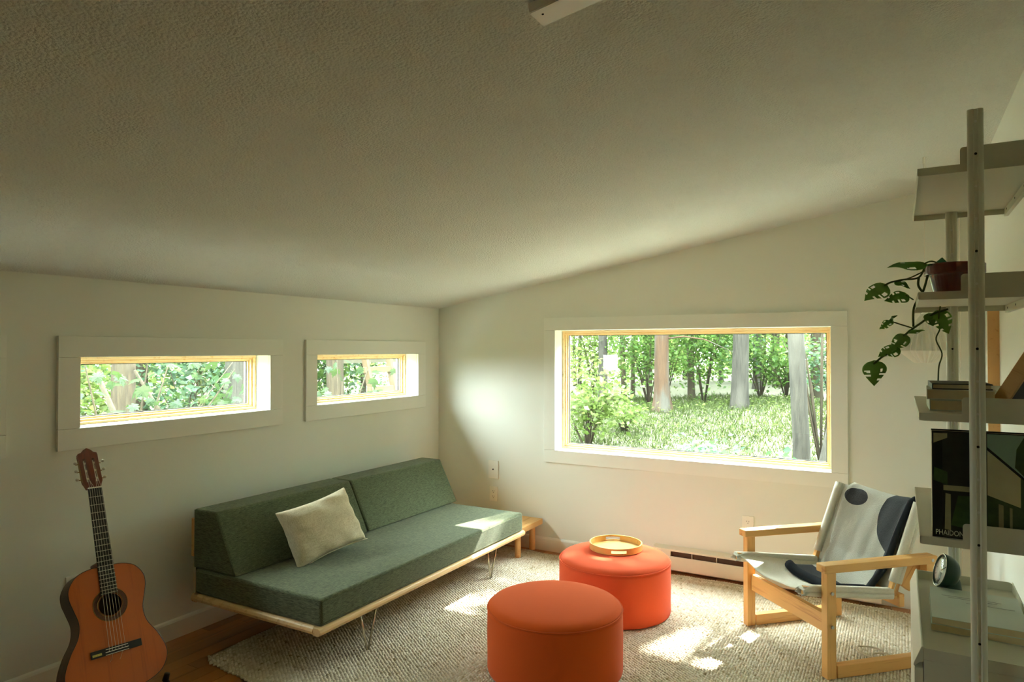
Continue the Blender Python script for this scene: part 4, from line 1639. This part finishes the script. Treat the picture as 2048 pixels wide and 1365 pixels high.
# headstock
ho = [(-.026, .004), (-.031, .02), (-.037, .034), (-.036, .10), (-.038, .155), (-.036, .166), (-.024, .170), (-.014, .182), (0, .190), (.014, .182), (.024, .170), (.036, .166), (.038, .155), (.036, .10), (.037, .034), (.031, .02), (.026, .004)]
sl = lambda s: [(s * .0125, .032), (s * .0225, .032), (s * .0225, .140), (s * .0125, .140)][::s]
hs = plate([(p[0], p[1]) for p in ho], [sl(1), sl(-1)], -.020, -.001, 'headstock', M['ghead'], gt)
hs.rotation_euler = (R(-9), 0, 0)
for s in (-1, 1):
    for i in range(3):
        v_ = .050 + .036 * i
        r_ = MB().tube([(s * .0115, v_, -.009), (s * .0235, v_, -.009)], .0045, 10).build('roller', M['ivory'], gt)
        kb = MB().tube([(s * .037, v_, -.012), (s * .048, v_, -.016)], .0022, 8).build('tuner_shaft', M['gold'], gt)
        MB().lathe([(.0001, -.009), (.004, -.008), (.007, 0), (.004, .008), (.0001, .009)], 10, (s * .053, v_, -.020)).build('tuner_button', M['nickel'], gt, smooth=True)
        for q in (r_, kb):
            q.rotation_euler = (R(-9), 0, 0)
    mp = MB().box(s * .0375 - .0008, s * .0375 + .0008, .038, .138, -.018, -.004).build('tuner_plate', M['gold'], gt)
    mp.rotation_euler = (R(-9), 0, 0)
# bridge
br = MB().box(-.0925, .0925, -.665, -.637, 0, .007).build('bridge', M['ebony'], gt, bevel=.002)
MB().box(-.04, .04, -.6445, -.642, .006, .0105).build('saddle', M['ivory'], br)
MB().box(-.042, .042, -.6545, -.652, .0065, .0088).build('tie_block_inlay', M['ivory'], br)
MB().box(-.042, .042, -.6640, -.662, .0065, .0088).build('tie_block_inlay', M['ivory'], br)
MB().box(-.088, -.055, -.6585, -.6500, .0068, .0074).build('bridge_label', plain('yellow_label', 'C8C264', .5, 0, .5, .5, 300), br)
for i in range(6):
    a = -.0215 + i * .0086
    b = -.029 + i * .0116
    MB().tube([(a, .003, .0095), (b, -.643, .0118), (b, -.653, .0075)], .0005 + .0002 * (i < 3), 5).build('string', M['nylon'], gt)
    c_ = (1 if i > 2 else -1)
    j = [2, 1, 0, 0, 1, 2][i]
    zz_ = lambda v_: -.004 - v_ * math.tan(R(9))
    MB().tube([(a, .003, .0095), (c_ * (.0145 + .001 * j), .05 + .036 * (2 - j if False else j), zz_(.05 + .036 * j))], .0006, 5).build('string', M['nylon'], gt)
for i in (1, 4):
    b = -.029 + i * .0116
    MB().tube([(b, -.665, .006), (b - .004, -.68, .004), (b - .011, -.692, .002)], .0004, 4).build('string_end', M['nylon'], gt)

gs = empty('guitar_stand', (.52, -2.99, 0))
tag(gs, 'black folding guitar stand mostly hidden under the guitar', 'guitar stand')


def G2(u, v_, w_):
    return gt.matrix_world @ Vector((u, v_, w_)) - Vector(gs.location)


SM = M['black']
for s in (-1, 1):
    base = G2(s * .13, -.83, -.11)
    tip = G2(s * .16, -.832, .025)
    MB().tube([base, G2(s * .145, -.838, -.03), tip], .008, 8).build('cradle_arm', SM, gs, smooth=True)
    MB().tube([G2(s * .158, -.824, .006), G2(s * .163, -.800, .022)], [.013, .011], 12).build('rubber_bumper', SM, gs, smooth=True)
    f0 = Vector(base)
    MB().tube([base, (base.x + .10, base.y + s * .06, .012 - gs.location.z)], .008, 8).build('front_leg', SM, gs, smooth=True)
    MB().tube([G2(s * .05, -.70, -.125), (-.30 + .0, s * .16, .012)], .008, 8).build('rear_leg', SM, gs, smooth=True)
MB().tube([G2(-.13, -.83, -.11), G2(.13, -.83, -.11)], .008, 8).build('cross_bar', SM, gs)
MB().tube([G2(0, -.83, -.11), G2(0, -.5, -.112)], .009, 8).build('back_bar', SM, gs)
for s in (-1, 1):
    MB().tube([G2(0, -.70, -.118), G2(s * .06, -.705, -.125)], .008, 8).build('hinge_bar', SM, gs)

# ------------------------------------------------------------------ wall shelving
SX0, SX1, SY0, SY1 = 3.323, 3.571, -2.727, -2.085
PX, PN, PFY = 3.434, -2.709, -2.044


def post(y, label, zt=2.034, px=PX):
    root = empty('shelf_post', (px, y, 0))
    tag(root, label, 'post', 'aluminium shelf posts')
    # flattened profile with a groove front and back
    pr = []
    for sg in (-1, 1):
        arc = [(.0155 * math.copysign(abs(math.sin(a)) ** .75, math.sin(a)), .0115 * math.cos(a) ** .75) for a in np.linspace(R(90), R(12), 9)]
        if sg < 0:
            half_ = [(-a, -b) for a, b in arc] + [(-.0026, -.0085), (.0026, -.0085)] + [(a, -b) for a, b in arc[::-1]]
            pr += half_
        else:
            pr += [(a, b) for a, b in arc[1:]] + [(.0026, .0085), (-.0026, .0085)] + [(-a, b) for a, b in arc[::-1][:-1]]
    MB().prism(pr, 0.0, zt, 'Z').build('extrusion', M['alu'], root)
    MB().lathe([(.022, 0.0), (.022, .008), (.010, .012)], 16).build('foot', M['alu'], root)
    i = 0
    z = zt - .028
    while z > .3:
        through = True
        MB().tube([(0, -.0084, z), (0, -.0090, z)], .0029, 10).build('pin_hole', M['dark'] if i % 3 == 1 else M['white'], root)
        z -= .0722
        i += 1
    return root


post(SY0 - .012, 'nearer aluminium shelf post with a row of pin holes')
post(SY1 - .014, 'farther aluminium shelf post with a row of pin holes', 2.034, 3.424)


def rounded(pts_, r_, n=4):
    """round the corners of a 2-D polygon; r_ per corner"""
    out = []
    m_ = len(pts_)
    for i in range(m_):
        p, a, b = Vector(pts_[i]), Vector(pts_[i - 1]), Vector(pts_[(i + 1) % m_])
        rr_ = r_[i]
        if rr_ <= 0:
            out.append(tuple(p))
            continue
        u, v_ = (a - p).normalized(), (b - p).normalized()
        for k_ in range(n + 1):
            t = k_ / n
            q = (p + u * rr_) * (1 - t) ** 2 + p * 2 * t * (1 - t) + (p + v_ * rr_) * t * t
            out.append(tuple(q))
    return out


def shelf(z, label, mat=None):
    root = empty('shelf', (SX0, SY0, z))
    tag(root, label, 'shelf', 'grey metal wall shelves')
    mt_ = M['shelf']
    w_, dp = SX1 - SX0, SY1 - SY0
    MB().box(.002, w_ - .002, .002, dp - .002, -.002, 0).build('shelf_plate', mt_, root)
    MB().prism(rounded([(.0, -.016), (.002, -.018), (.002, 0), (.0, 0)], [0, 0, 0, 0]), 0, dp, 'Y').build('front_lip', mt_, root)
    MB().box(w_ - .002, w_, 0, dp, -.018, .0).build('back_lip', mt_, root)
    MB().box(w_ - .014, w_ - .004, .0, dp, -.024, -.003).build('back_channel', mt_, root)
    pr = rounded([(0, -.018), (w_, -.018), (w_, .038), (.083, .038), (.083, .0), (.0, .0)], [.006, .004, .012, .008, .001, .004])
    for y in (0, dp - .002):
        MB().prism(pr, y, y + .002, 'Y').build('end_panel', mt_, root)
    for i in range(4):
        MB().tube([(w_ - .0145, .1 + .16 * i, -.012), (w_ - .0152, .1 + .16 * i, -.012)], .003, 8).build('rivet', M['dark'], root)
    return root


shelf(1.919, 'empty grey metal shelf at the top of the posts')
shelf(1.632, 'grey metal shelf holding the potted plant')
shelf(1.353, 'grey metal shelf with the stacked books and picture frame')
shelf(1.069, 'grey metal shelf holding the upright photo book')

cb = empty('cabinet', (SX0, SY0, 0))
tag(cb, 'off-white metal cabinet with a lipped tray top below the shelves', 'cabinet')
cw, cd = SX1 - SX0, SY1 - SY0
MB().box(.006, cw, 0, cd, .42, .786).build('body', M['shelf'], cb, bevel=.002)
MB().box(.006, cw, 0, .003, .786, .812).build('near_lip', M['shelf'], cb)
pr = rounded([(.004, .780), (cw, .780), (cw, .812), (.004, .812)], [0, 0, .014, 0])
MB().prism(pr, cd - .003, cd, 'Y').build('far_lip', M['shelf'], cb)
MB().box(cw - .003, cw, 0, cd, .78, .812).build('back_lip', M['shelf'], cb)
# flap front: leaning panel with a rounded top edge
MB().prism([(.005, .815), (.001, .814), (-.014, .775), (-.015, .770), (-.013, .767), (-.010, .769), (-.003, .777), (.005, .780)], .0, cd, 'Y').build('flap', M['shelf'], cb, bevel=.001)
MB().box(-.013, .005, .0, cd, .43, .764).build('front_panel', M['shelf'], cb, bevel=.002)

# ------------------------------------------------------------------ things on the shelves
def paper_book(name, x0, x1, y0, y1, z0, z1, cover, label, rz=0.0, group=None, hard=True, spine='L', t=.0022):
    root = empty(name, ((x0 + x1) / 2, (y0 + y1) / 2, z0), rz)
    tag(root, label, 'book', group)
    a, b, c, d, hh_ = (x0 - x1) / 2, (x1 - x0) / 2, (y0 - y1) / 2, (y1 - y0) / 2, z1 - z0
    ins = .003 if hard else .0006
    MB().box(a + t, b - ins, c + ins, d - ins, t, hh_ - t).build('pages', M['paper'], root)
    MB().box(a, b, c, d, 0, t).build('back_cover', cover, root)
    MB().box(a, b, c, d, hh_ - t, hh_).build('front_cover', cover, root)
    MB().box(a, a + t, c, d, t, hh_ - t).build('spine', cover, root)
    return root


ck = M['black']
cc_ = plain('cream_cover', 'D5CFB4', .5)
cg = plain('grey_green_cover', 'B9BFA8', .5)
B3 = 1.354
paper_book('book', 3.346, 3.50, -2.66, -2.44, B3, B3 + .026, cg, 'grey hardback at the bottom of the stack of three books', 0, 'stacked books')
paper_book('book', 3.343, 3.48, -2.655, -2.46, B3 + .0265, B3 + .050, cc_, 'cream book in the middle of the stack of three books', R(-1.5), 'stacked books')
paper_book('book', 3.350, 3.47, -2.65, -2.47, B3 + .0505, B3 + .064, ck, 'thin black book on top of the stack of three books', R(1), 'stacked books')

pf = empty('picture_frame')
tag(pf, 'wood framed picture seen from behind leaning on its black easel', 'picture frame')
fw_, fh_, ft_ = .15, .19, .030
for q in ((-fw_ / 2, -fw_ / 2 + .012, 0, fh_), (fw_ / 2 - .012, fw_ / 2, 0, fh_), (-fw_ / 2 + .012, fw_ / 2 - .012, 0, .012), (-fw_ / 2 + .012, fw_ / 2 - .012, fh_ - .012, fh_)):
    MB().box(q[0], q[1], -ft_ / 2, ft_ / 2, q[2], q[3]).build('frame_bar', M['oak'], pf, bevel=.001)
MB().box(-fw_ / 2 + .012, fw_ / 2 - .012, -ft_ / 2 + .004, -ft_ / 2 + .008, .012, fh_ - .012).build('backing_board', M['black'], pf)
MB().box(-fw_ / 2 + .012, fw_ / 2 - .012, ft_ / 2 - .006, ft_ / 2 - .004, .012, fh_ - .012).build('picture', M['paper'], pf)
MB().beam((0, -ft_ / 2 + .002, fh_ * .62), (0, -.115, -.012), .045, .004, (0, 0, 1)).build('easel_leg', M['black'], pf)
MB().tube([(0, -ft_ / 2 + .003, fh_ * .62), (0, -ft_ / 2 - .001, fh_ * .62)], .006, 10).build('easel_hinge', M['screw'], pf)
pf.matrix_world = Matrix.Translation((3.507, -2.565, 1.3545)) @ Matrix.Rotation(R(62), 4, 'Z') @ Matrix.Rotation(R(30), 4, 'X')

# photo book standing on the fourth shelf: its printed cover faces the room
bk = empty('book', (3.348, SY0 + .008, 1.0695))
tag(bk, 'thick photo book with dark house cover standing upright on the shelf', 'book')
BWd, BH, BT = .205, .243, .045
MB().box(.002, BWd - .004, .003, BT - .003, .003, BH - .003).build('pages', M['paper'], bk)
M['cov'] = plain('dark_cover', '10120C', .25, 0, .5, .5, 40)
MB().box(0, BWd, 0, .003, 0, BH).build('front_cover', M['cov'], bk)
MB().box(0, BWd, BT - .003, BT, 0, BH).build('back_cover', M['cov'], bk)
MB().box(0, .0025, .003, BT - .003, .003, BH - .003).build('spine', M['cream'], bk)


def patch(nm, pts_, mat, lay, par=bk):
    """flat print on the front cover"""
    y = -.0002 * lay
    MB().add([(p[0], y, p[1]) for p in pts_], [tuple(range(len(pts_)))]).build(nm, mat, par)


pg = plain('print_foliage', '33481E', .3, 0, .5, .8, 60)
pgr = plain('print_dark_glass', '1C1D14', .3, 0, .5, .8, 50)
pw = plain('print_concrete', 'C4C09C', .35, 0, .5, .12, 30)
pb = plain('print_beam', '95916C', .35, 0, .5, .3, 50)
ps = plain('print_sky', '8FB0A0', .3, 0, .5, .1, 20)
patch('cover_print', [(.105, .002), (.204, .002), (.204, .241), (.105, .241)], pg, 1)
patch('cover_print', [(.105, .20), (.16, .155), (.204, .12), (.204, .241), (.105, .241)], ps, 2)
patch('cover_print', [(.155, .17), (.204, .115), (.204, .24), (.172, .238), (.158, .21)], pg, 3)
patch('cover_print', [(.105, .205), (.165, .148), (.165, .083), (.105, .105)], pw, 4)
patch('cover_print', [(.105, .212), (.204, .118), (.204, .112), (.105, .205)], M['cov'], 5)
patch('cover_print', [(.125, .02), (.134, .02), (.134, .085), (.125, .088)], pb, 6)
patch('cover_print', [(.145, .02), (.150, .02), (.150, .08), (.145, .082)], pb, 6)
patch('cover_print', [(.182, .07), (.192, .065), (.192, .09), (.182, .096)], pw, 6)
patch('cover_print', [(.02, .002), (.105, .002), (.105, .241), (.02, .241)], pgr, 1)
patch('cover_print', [(.022, .108), (.102, .108), (.102, .120), (.022, .120)], pb, 3)
patch('cover_print', [(.024, .02), (.036, .018), (.036, .10), (.026, .102)], pb, 3)
patch('cover_print', [(.036, .03), (.10, .02), (.10, .10), (.05, .098)], pg, 2)
patch('cover_print', [(.003, .215), (.03, .228), (.03, .238), (.003, .238)], pb, 3)
patch('cover_print', [(.002, .13), (.03, .12), (.03, .15), (.004, .16)], pg, 2)
fc = bpy.data.curves.new('title', 'FONT')
fc.body = 'PHAIDON'
fc.size = .0165
fc.extrude = .0002
ft = bpy.data.objects.new('title_outline', fc)
COL.objects.link(ft)
bpy.context.view_layer.update()
tme = bpy.data.meshes.new_from_object(ft.evaluated_get(bpy.context.evaluated_depsgraph_get()))
bpy.data.objects.remove(ft)
tme.materials.clear()
tme.materials.append(plain('title_ink', 'D0D2BC', .5))
twid = max(v_.co.x for v_ in tme.vertices)
to_ = bpy.data.objects.new('title', tme)
COL.objects.link(to_)
to_.parent = bk
to_.location = (.006, -.0016, .0065)
to_.rotation_euler = (R(90), 0, 0)
to_.scale = (.054 / twid, 1, 1)

# books on the cabinet
cpale = plain('pale_blue_cover', 'C9D3C6', .45, 0, .5, .12, 8)
B0 = .787
for i, (z0, lab) in enumerate(((B0, 'lower of the two pale paperbacks lying on the cabinet'), (B0 + .0175, 'upper of the two pale paperbacks lying on the cabinet'))):
    b_ = paper_book('paperback', 3.352 + .002 * i, 3.556, -2.53, -2.27, z0, z0 + .017, cpale, lab, R(-1), 'paperbacks on the cabinet', hard=False, t=.0008)
# printed lines on the upper cover
for j, (y_, xa, xb) in enumerate(((.05, -.06, .05), (.062, -.075, .06), (.02, -.02, .085))):
    MB().box(xa, xb, y_, y_ + .0016, .0170, .01715).build('cover_print', M['dark'], b_)

# green table clock
ck_ = empty('table_clock', (3.405, -2.235, .7865))
tag(ck_, 'dark green table clock with tilted round dial on the cabinet', 'clock')
M['ckg'] = plain('green_enamel', '1E3B2C', .35, 0, .5, .05)
MB().lathe([(.034, 0), (.034, .003), (.028, .045), (.022, .070)], 32).build('foot', M['ckg'], ck_, smooth=True)
hd_ = empty('clock_head', (-.008, 0, .072), 0, ck_)
hd_.scale = (.96, .96, .82)
hd_.rotation_mode = 'QUATERNION'
hd_.rotation_quaternion = Vector((-.94, -.22, .28)).to_track_quat('Z', 'Y')
MB().lathe([(.0001, -.040), (.022, -.037), (.038, -.026), (.0475, -.006), (.0495, .016), (.0495, .020), (.0465, .020), (.046, .014)], 40).build('case', M['ckg'], hd_, smooth=True)
MB().lathe([(.046, .014), (.0001, .0142)], 40).build('dial', plain('clock_dial', 'CFCDBC', .4), hd_)
MB().tube([(.048 * math.cos(a), .048 * math.sin(a), .0205) for a in np.linspace(0, 6.2832, 49)], .0010, 6, cap=False).build('bezel', M['chrome'], hd_, smooth=True)
for i in range(12):
    a = i * math.pi / 6
    MB().beam((.037 * math.cos(a), .037 * math.sin(a), .0146), (.043 * math.cos(a), .043 * math.sin(a), .0146), .002, .0006).build('hour_mark', M['dark'], hd_)
for a, L, w_ in ((2.1, .030, .003), (.6, .040, .002)):
    MB().beam((0, 0, .0155), (L * math.cos(a), L * math.sin(a), .0155), w_, .0008).build('clock_hand', M['dark'], hd_)
MB().lathe([(.0465, .0195), (.03, .0225), (.0001, .024)], 40).build('crystal', M['glass'], hd_, smooth=True)

# ------------------------------------------------------------------ potted trailing plant
pt = empty('potted_plant', (3.416, -2.35, 1.6325))
tag(pt, 'trailing plant with split leaves in a glazed red pot on the shelf', 'plant')
MB().lathe([(.044, 0), (.046, .004), (.060, .066), (.0605, .070), (.070, .070), (.072, .074), (.072, .097), (.069, .100), (.064, .100), (.062, .094), (.060, .080), (.0001, .080)], 40).build('pot', M['pot'], pt, smooth=False)
MB().lathe([(.061, .084), (.04, .088), (.0001, .090)], 24).build('soil', M['soil'], pt, smooth=True)
tg_ = MB().box(-.022, .022, -.0006, .0006, 0, .034).build('plant_tag', M['white'], pt)
tg_.location = (-.035, -.005, .085)
tg_.rotation_euler = (R(-25), R(50), R(10))
tg2 = MB().box(-.022, .022, -.0013, -.0007, .012, .034).build('print', plain('tag_green', '2E7A5C', .5), tg_)
PO = Vector(pt.location)


def vine(pts_, r_=.0028):
    q = [Vector(p) - PO for p in pts_]
    s_ = []
    qq = [q[0]] + q + [q[-1]]
    for i in range(1, len(qq) - 2):
        for k_ in range(6):
            t = k_ / 6
            s_.append(.5 * (2 * qq[i] + (qq[i + 1] - qq[i - 1]) * t + (2 * qq[i - 1] - 5 * qq[i] + 4 * qq[i + 1] - qq[i + 2]) * t * t + (3 * qq[i] - qq[i - 1] - 3 * qq[i + 1] + qq[i + 2]) * t ** 3))
    s_.append(q[-1])
    MB().tube(s_, r_, 7).build('vine', M['stem'], pt, smooth=True)


def split_leaf(L, wd, holes, seed):
    ns, nt = 14, 12
    G_ = []
    for i in range(ns + 1):
        s_ = i / ns
        hw = wd / 2 * (math.sin(math.pi * min(1, s_ * 1.02) ** .62) ** .9) + .0004
        rowp = []
        for j in range(nt + 1):
            t = 2 * j / nt - 1
            x_ = t * hw
            y_ = L * s_ - .22 * L * (1 - s_) * (abs(t) ** 1.5) * (.6 if s_ < .35 else .25)
            z_ = -.35 * abs(x_) ** 1.3 * 1.2 - .28 * L * s_ * s_ + .0022 * math.sin(9 * s_ + seed)
            rowp.append((x_, y_, z_))
        G_.append(rowp)
    return MB().grid(G_, skip=holes)


hA = {(3, 1), (4, 1), (3, 2), (4, 2), (6, 0), (6, 1), (6, 2), (9, 0), (9, 1), (9, 2), (4, 9), (5, 9), (4, 10), (5, 10), (7, 9), (7, 10), (7, 11), (10, 9), (10, 10), (10, 11)}
hB = {(5, 8), (6, 8), (5, 9), (6, 9), (5, 10), (8, 8), (8, 9), (8, 10), (8, 11), (4, 2), (5, 2), (7, 1), (7, 2), (7, 0), (10, 0), (10, 1), (10, 2)}
hC = {(4, 1), (4, 2), (5, 1), (5, 2), (6, 1), (8, 9), (8, 10), (7, 9), (7, 10)}


def pleaf(base, tip, wd, up, holes=hA, seed=0):
    """leaf from base to tip (room coordinates), facing up"""
    a, b = Vector(base), Vector(tip)
    y_ = (b - a)
    L = y_.length
    y_.normalize()
    u = Vector(up)
    x_ = y_.cross(u).normalized()
    z_ = x_.cross(y_)
    o = split_leaf(L * 1.12, wd * 1.15, holes, seed).build('leaf', M['leaf'], pt, smooth=True, solid=.0006)
    a = a - PO
    o.matrix_local = Matrix(((x_.x, y_.x, z_.x, a.x), (x_.y, y_.y, z_.y, a.y), (x_.z, y_.z, z_.z, a.z), (0, 0, 0, 1)))


UPV = (-.2, -.75, .6)
vine([(3.40, -2.36, 1.722), (3.362, -2.40, 1.738), (3.338, -2.42, 1.726)], .0022)
pleaf((3.341, -2.42, 1.728), (3.272, -2.44, 1.742), .048, (.1, -.5, .85), hC, 1)
vine([(3.39, -2.37, 1.722), (3.352, -2.405, 1.728), (3.331, -2.42, 1.694), (3.294, -2.43, 1.689), (3.262, -2.43, 1.682), (3.247, -2.43, 1.671)], .0026)
pleaf((3.249, -2.43, 1.673), (3.205, -2.45, 1.650), .058, UPV, hA, 2)
vine([(3.331, -2.42, 1.694), (3.330, -2.415, 1.672), (3.341, -2.41, 1.653)], .0032)
vine([(3.345, -2.415, 1.712), (3.31, -2.43, 1.693), (3.276, -2.43, 1.684)], .0018)
pleaf((3.278, -2.43, 1.685), (3.308, -2.44, 1.674), .022, (.2, -.6, .7), hC, 3)
vine([(3.318, -2.42, 1.634), (3.300, -2.43, 1.647)], .0018)
pleaf((3.302, -2.43, 1.646), (3.258, -2.45, 1.642), .040, (-.1, -.8, .6), hA, 4)
vine([(3.352, -2.41, 1.700), (3.340, -2.43, 1.655), (3.319, -2.44, 1.612), (3.317, -2.44, 1.560)], .0030)
vine([(3.395, -2.45, 1.605), (3.362, -2.46, 1.592), (3.335, -2.45, 1.570), (3.317, -2.44, 1.556), (3.292, -2.44, 1.532), (3.268, -2.44, 1.497), (3.242, -2.44, 1.478), (3.222, -2.44, 1.458)], .0028)
vine([(3.317, -2.44, 1.556), (3.29, -2.44, 1.566), (3.262, -2.44, 1.577)], .0018)
pleaf((3.264, -2.44, 1.576), (3.240, -2.455, 1.562), .024, UPV, hA, 5)
pleaf((3.262, -2.44, 1.577), (3.272, -2.45, 1.591), .012, UPV, hC, 15)
pleaf((3.306, -2.44, 1.546), (3.336, -2.45, 1.555), .017, (0, -.6, .8), hC, 6)
pleaf((3.296, -2.44, 1.535), (3.268, -2.46, 1.506), .040, UPV, hB, 7)
pleaf((3.278, -2.44, 1.503), (3.240, -2.46, 1.492), .042, UPV, hA, 8)
pleaf((3.224, -2.44, 1.462), (3.222, -2.47, 1.415), .052, (-.1, -.9, .3), hB, 9)
vine([(3.378, -2.46, 1.612), (3.374, -2.465, 1.580), (3.376, -2.465, 1.552), (3.368, -2.46, 1.525), (3.381, -2.46, 1.488), (3.374, -2.46, 1.455), (3.372, -2.46, 1.416)], .0018)
pleaf((3.372, -2.46, 1.596), (3.394, -2.48, 1.552), .044, (.1, -.95, .3), hA, 10)
pleaf((3.352, -2.46, 1.592), (3.362, -2.47, 1.566), .026, (.2, -.9, .3), hC, 11)
pleaf((3.402, -2.37, 1.722), (3.432, -2.40, 1.735), .018, (.0, -.6, .8), hC, 12)
pleaf((3.392, -2.36, 1.365), (3.378, -2.39, 1.320), .030, (0, -.9, .3), hC, 13)
vine([(3.41, -2.36, 1.350), (3.40, -2.36, 1.372), (3.392, -2.36, 1.365)], .0018)

# ------------------------------------------------------------------ pendant lamp, wall picture, ceiling light
lamp = empty('pendant_lamp', (3.388, -.85, 1.437))
tag(lamp, 'pleated cream paper pendant lamp hanging in the back right corner', 'lamp')
prof = [(.044, 0), (.108, .056), (.096, .094), (.078, .134), (.074, .142), (.018, .222)]
n = 56
P = []
for r_, z in prof:
    P.append([((r_ * (1 + (.05 if i % 2 else -.05))) * math.cos(2 * math.pi * i / n), (r_ * (1 + (.05 if i % 2 else -.05))) * math.sin(2 * math.pi * i / n), z) for i in range(n + 1)])
MB().grid(P).build('shade', M['shade'], lamp, solid=.0008)
MB().lathe([(.020, .219), (.020, .226), (.008, .236)], 20).build('cap', M['ivory'], lamp)
zt = zc(3.388) - 1.437
MB().tube([(0, 0, .232), (0, 0, zt - .03)], .002, 6).build('cord', M['ivory'], lamp)
MB().tube([(0, 0, zt - .004), (0, 0, zt - .034)], .006, 8).build('ceiling_hook', M['ivory'], lamp)
MB().tube([(0, 0, zt - .03), (.06, .4, zt - .075), (.15, .72, zt - .055), (.188, .835, zt - .04), (.192, .838, zt - .2), (.191, .838, -.6), (.193, .838, -1.30)], .002, 6).build('supply_cord', M['ivory'], lamp, smooth=True)

wp = empty('wall_picture', (XR, -.70, 1.42))
tag(wp, 'wood framed pale print on the right wall behind the shelf posts', 'picture')
M['print'] = plain('speckled_print', 'D8DAD0', .6, 0, .3, .35, 45)
MB().box(-.038, 0, -.30, .30, -.42, .27).build('print', M['print'], wp)
for q4 in ((-.312, -.30, -.432, .282), (.30, .312, -.432, .282)):
    MB().box(-.042, 0, q4[0], q4[1], q4[2], q4[3]).build('frame_bar', M['oak'], wp, bevel=.001)
for z0, z1 in ((-.432, -.42), (.27, .282)):
    MB().box(-.042, 0, -.30, .30, z0, z1).build('frame_bar', M['oak'], wp, bevel=.001)

cl = empty('ceiling_light', (2.574, -3.21, zc(2.574)), 0)
tag(cl, 'white flat ceiling light box at the top edge of the view', 'light')
cl.rotation_euler = (0, -math.atan(SL), 0)
MB().box(0, .45, -.036, .036, -.022, 0.0).build('housing', M['white'], cl, bevel=.002)
MB().box(.0, .45, -.034, .034, -.0235, -.022).build('cover_strip', M['white'], cl, bevel=.0008)
MB().tube([(.022, -.012, -.0235), (.022, -.012, -.0245)], .0028, 10).build('screw', M['dark'], cl)
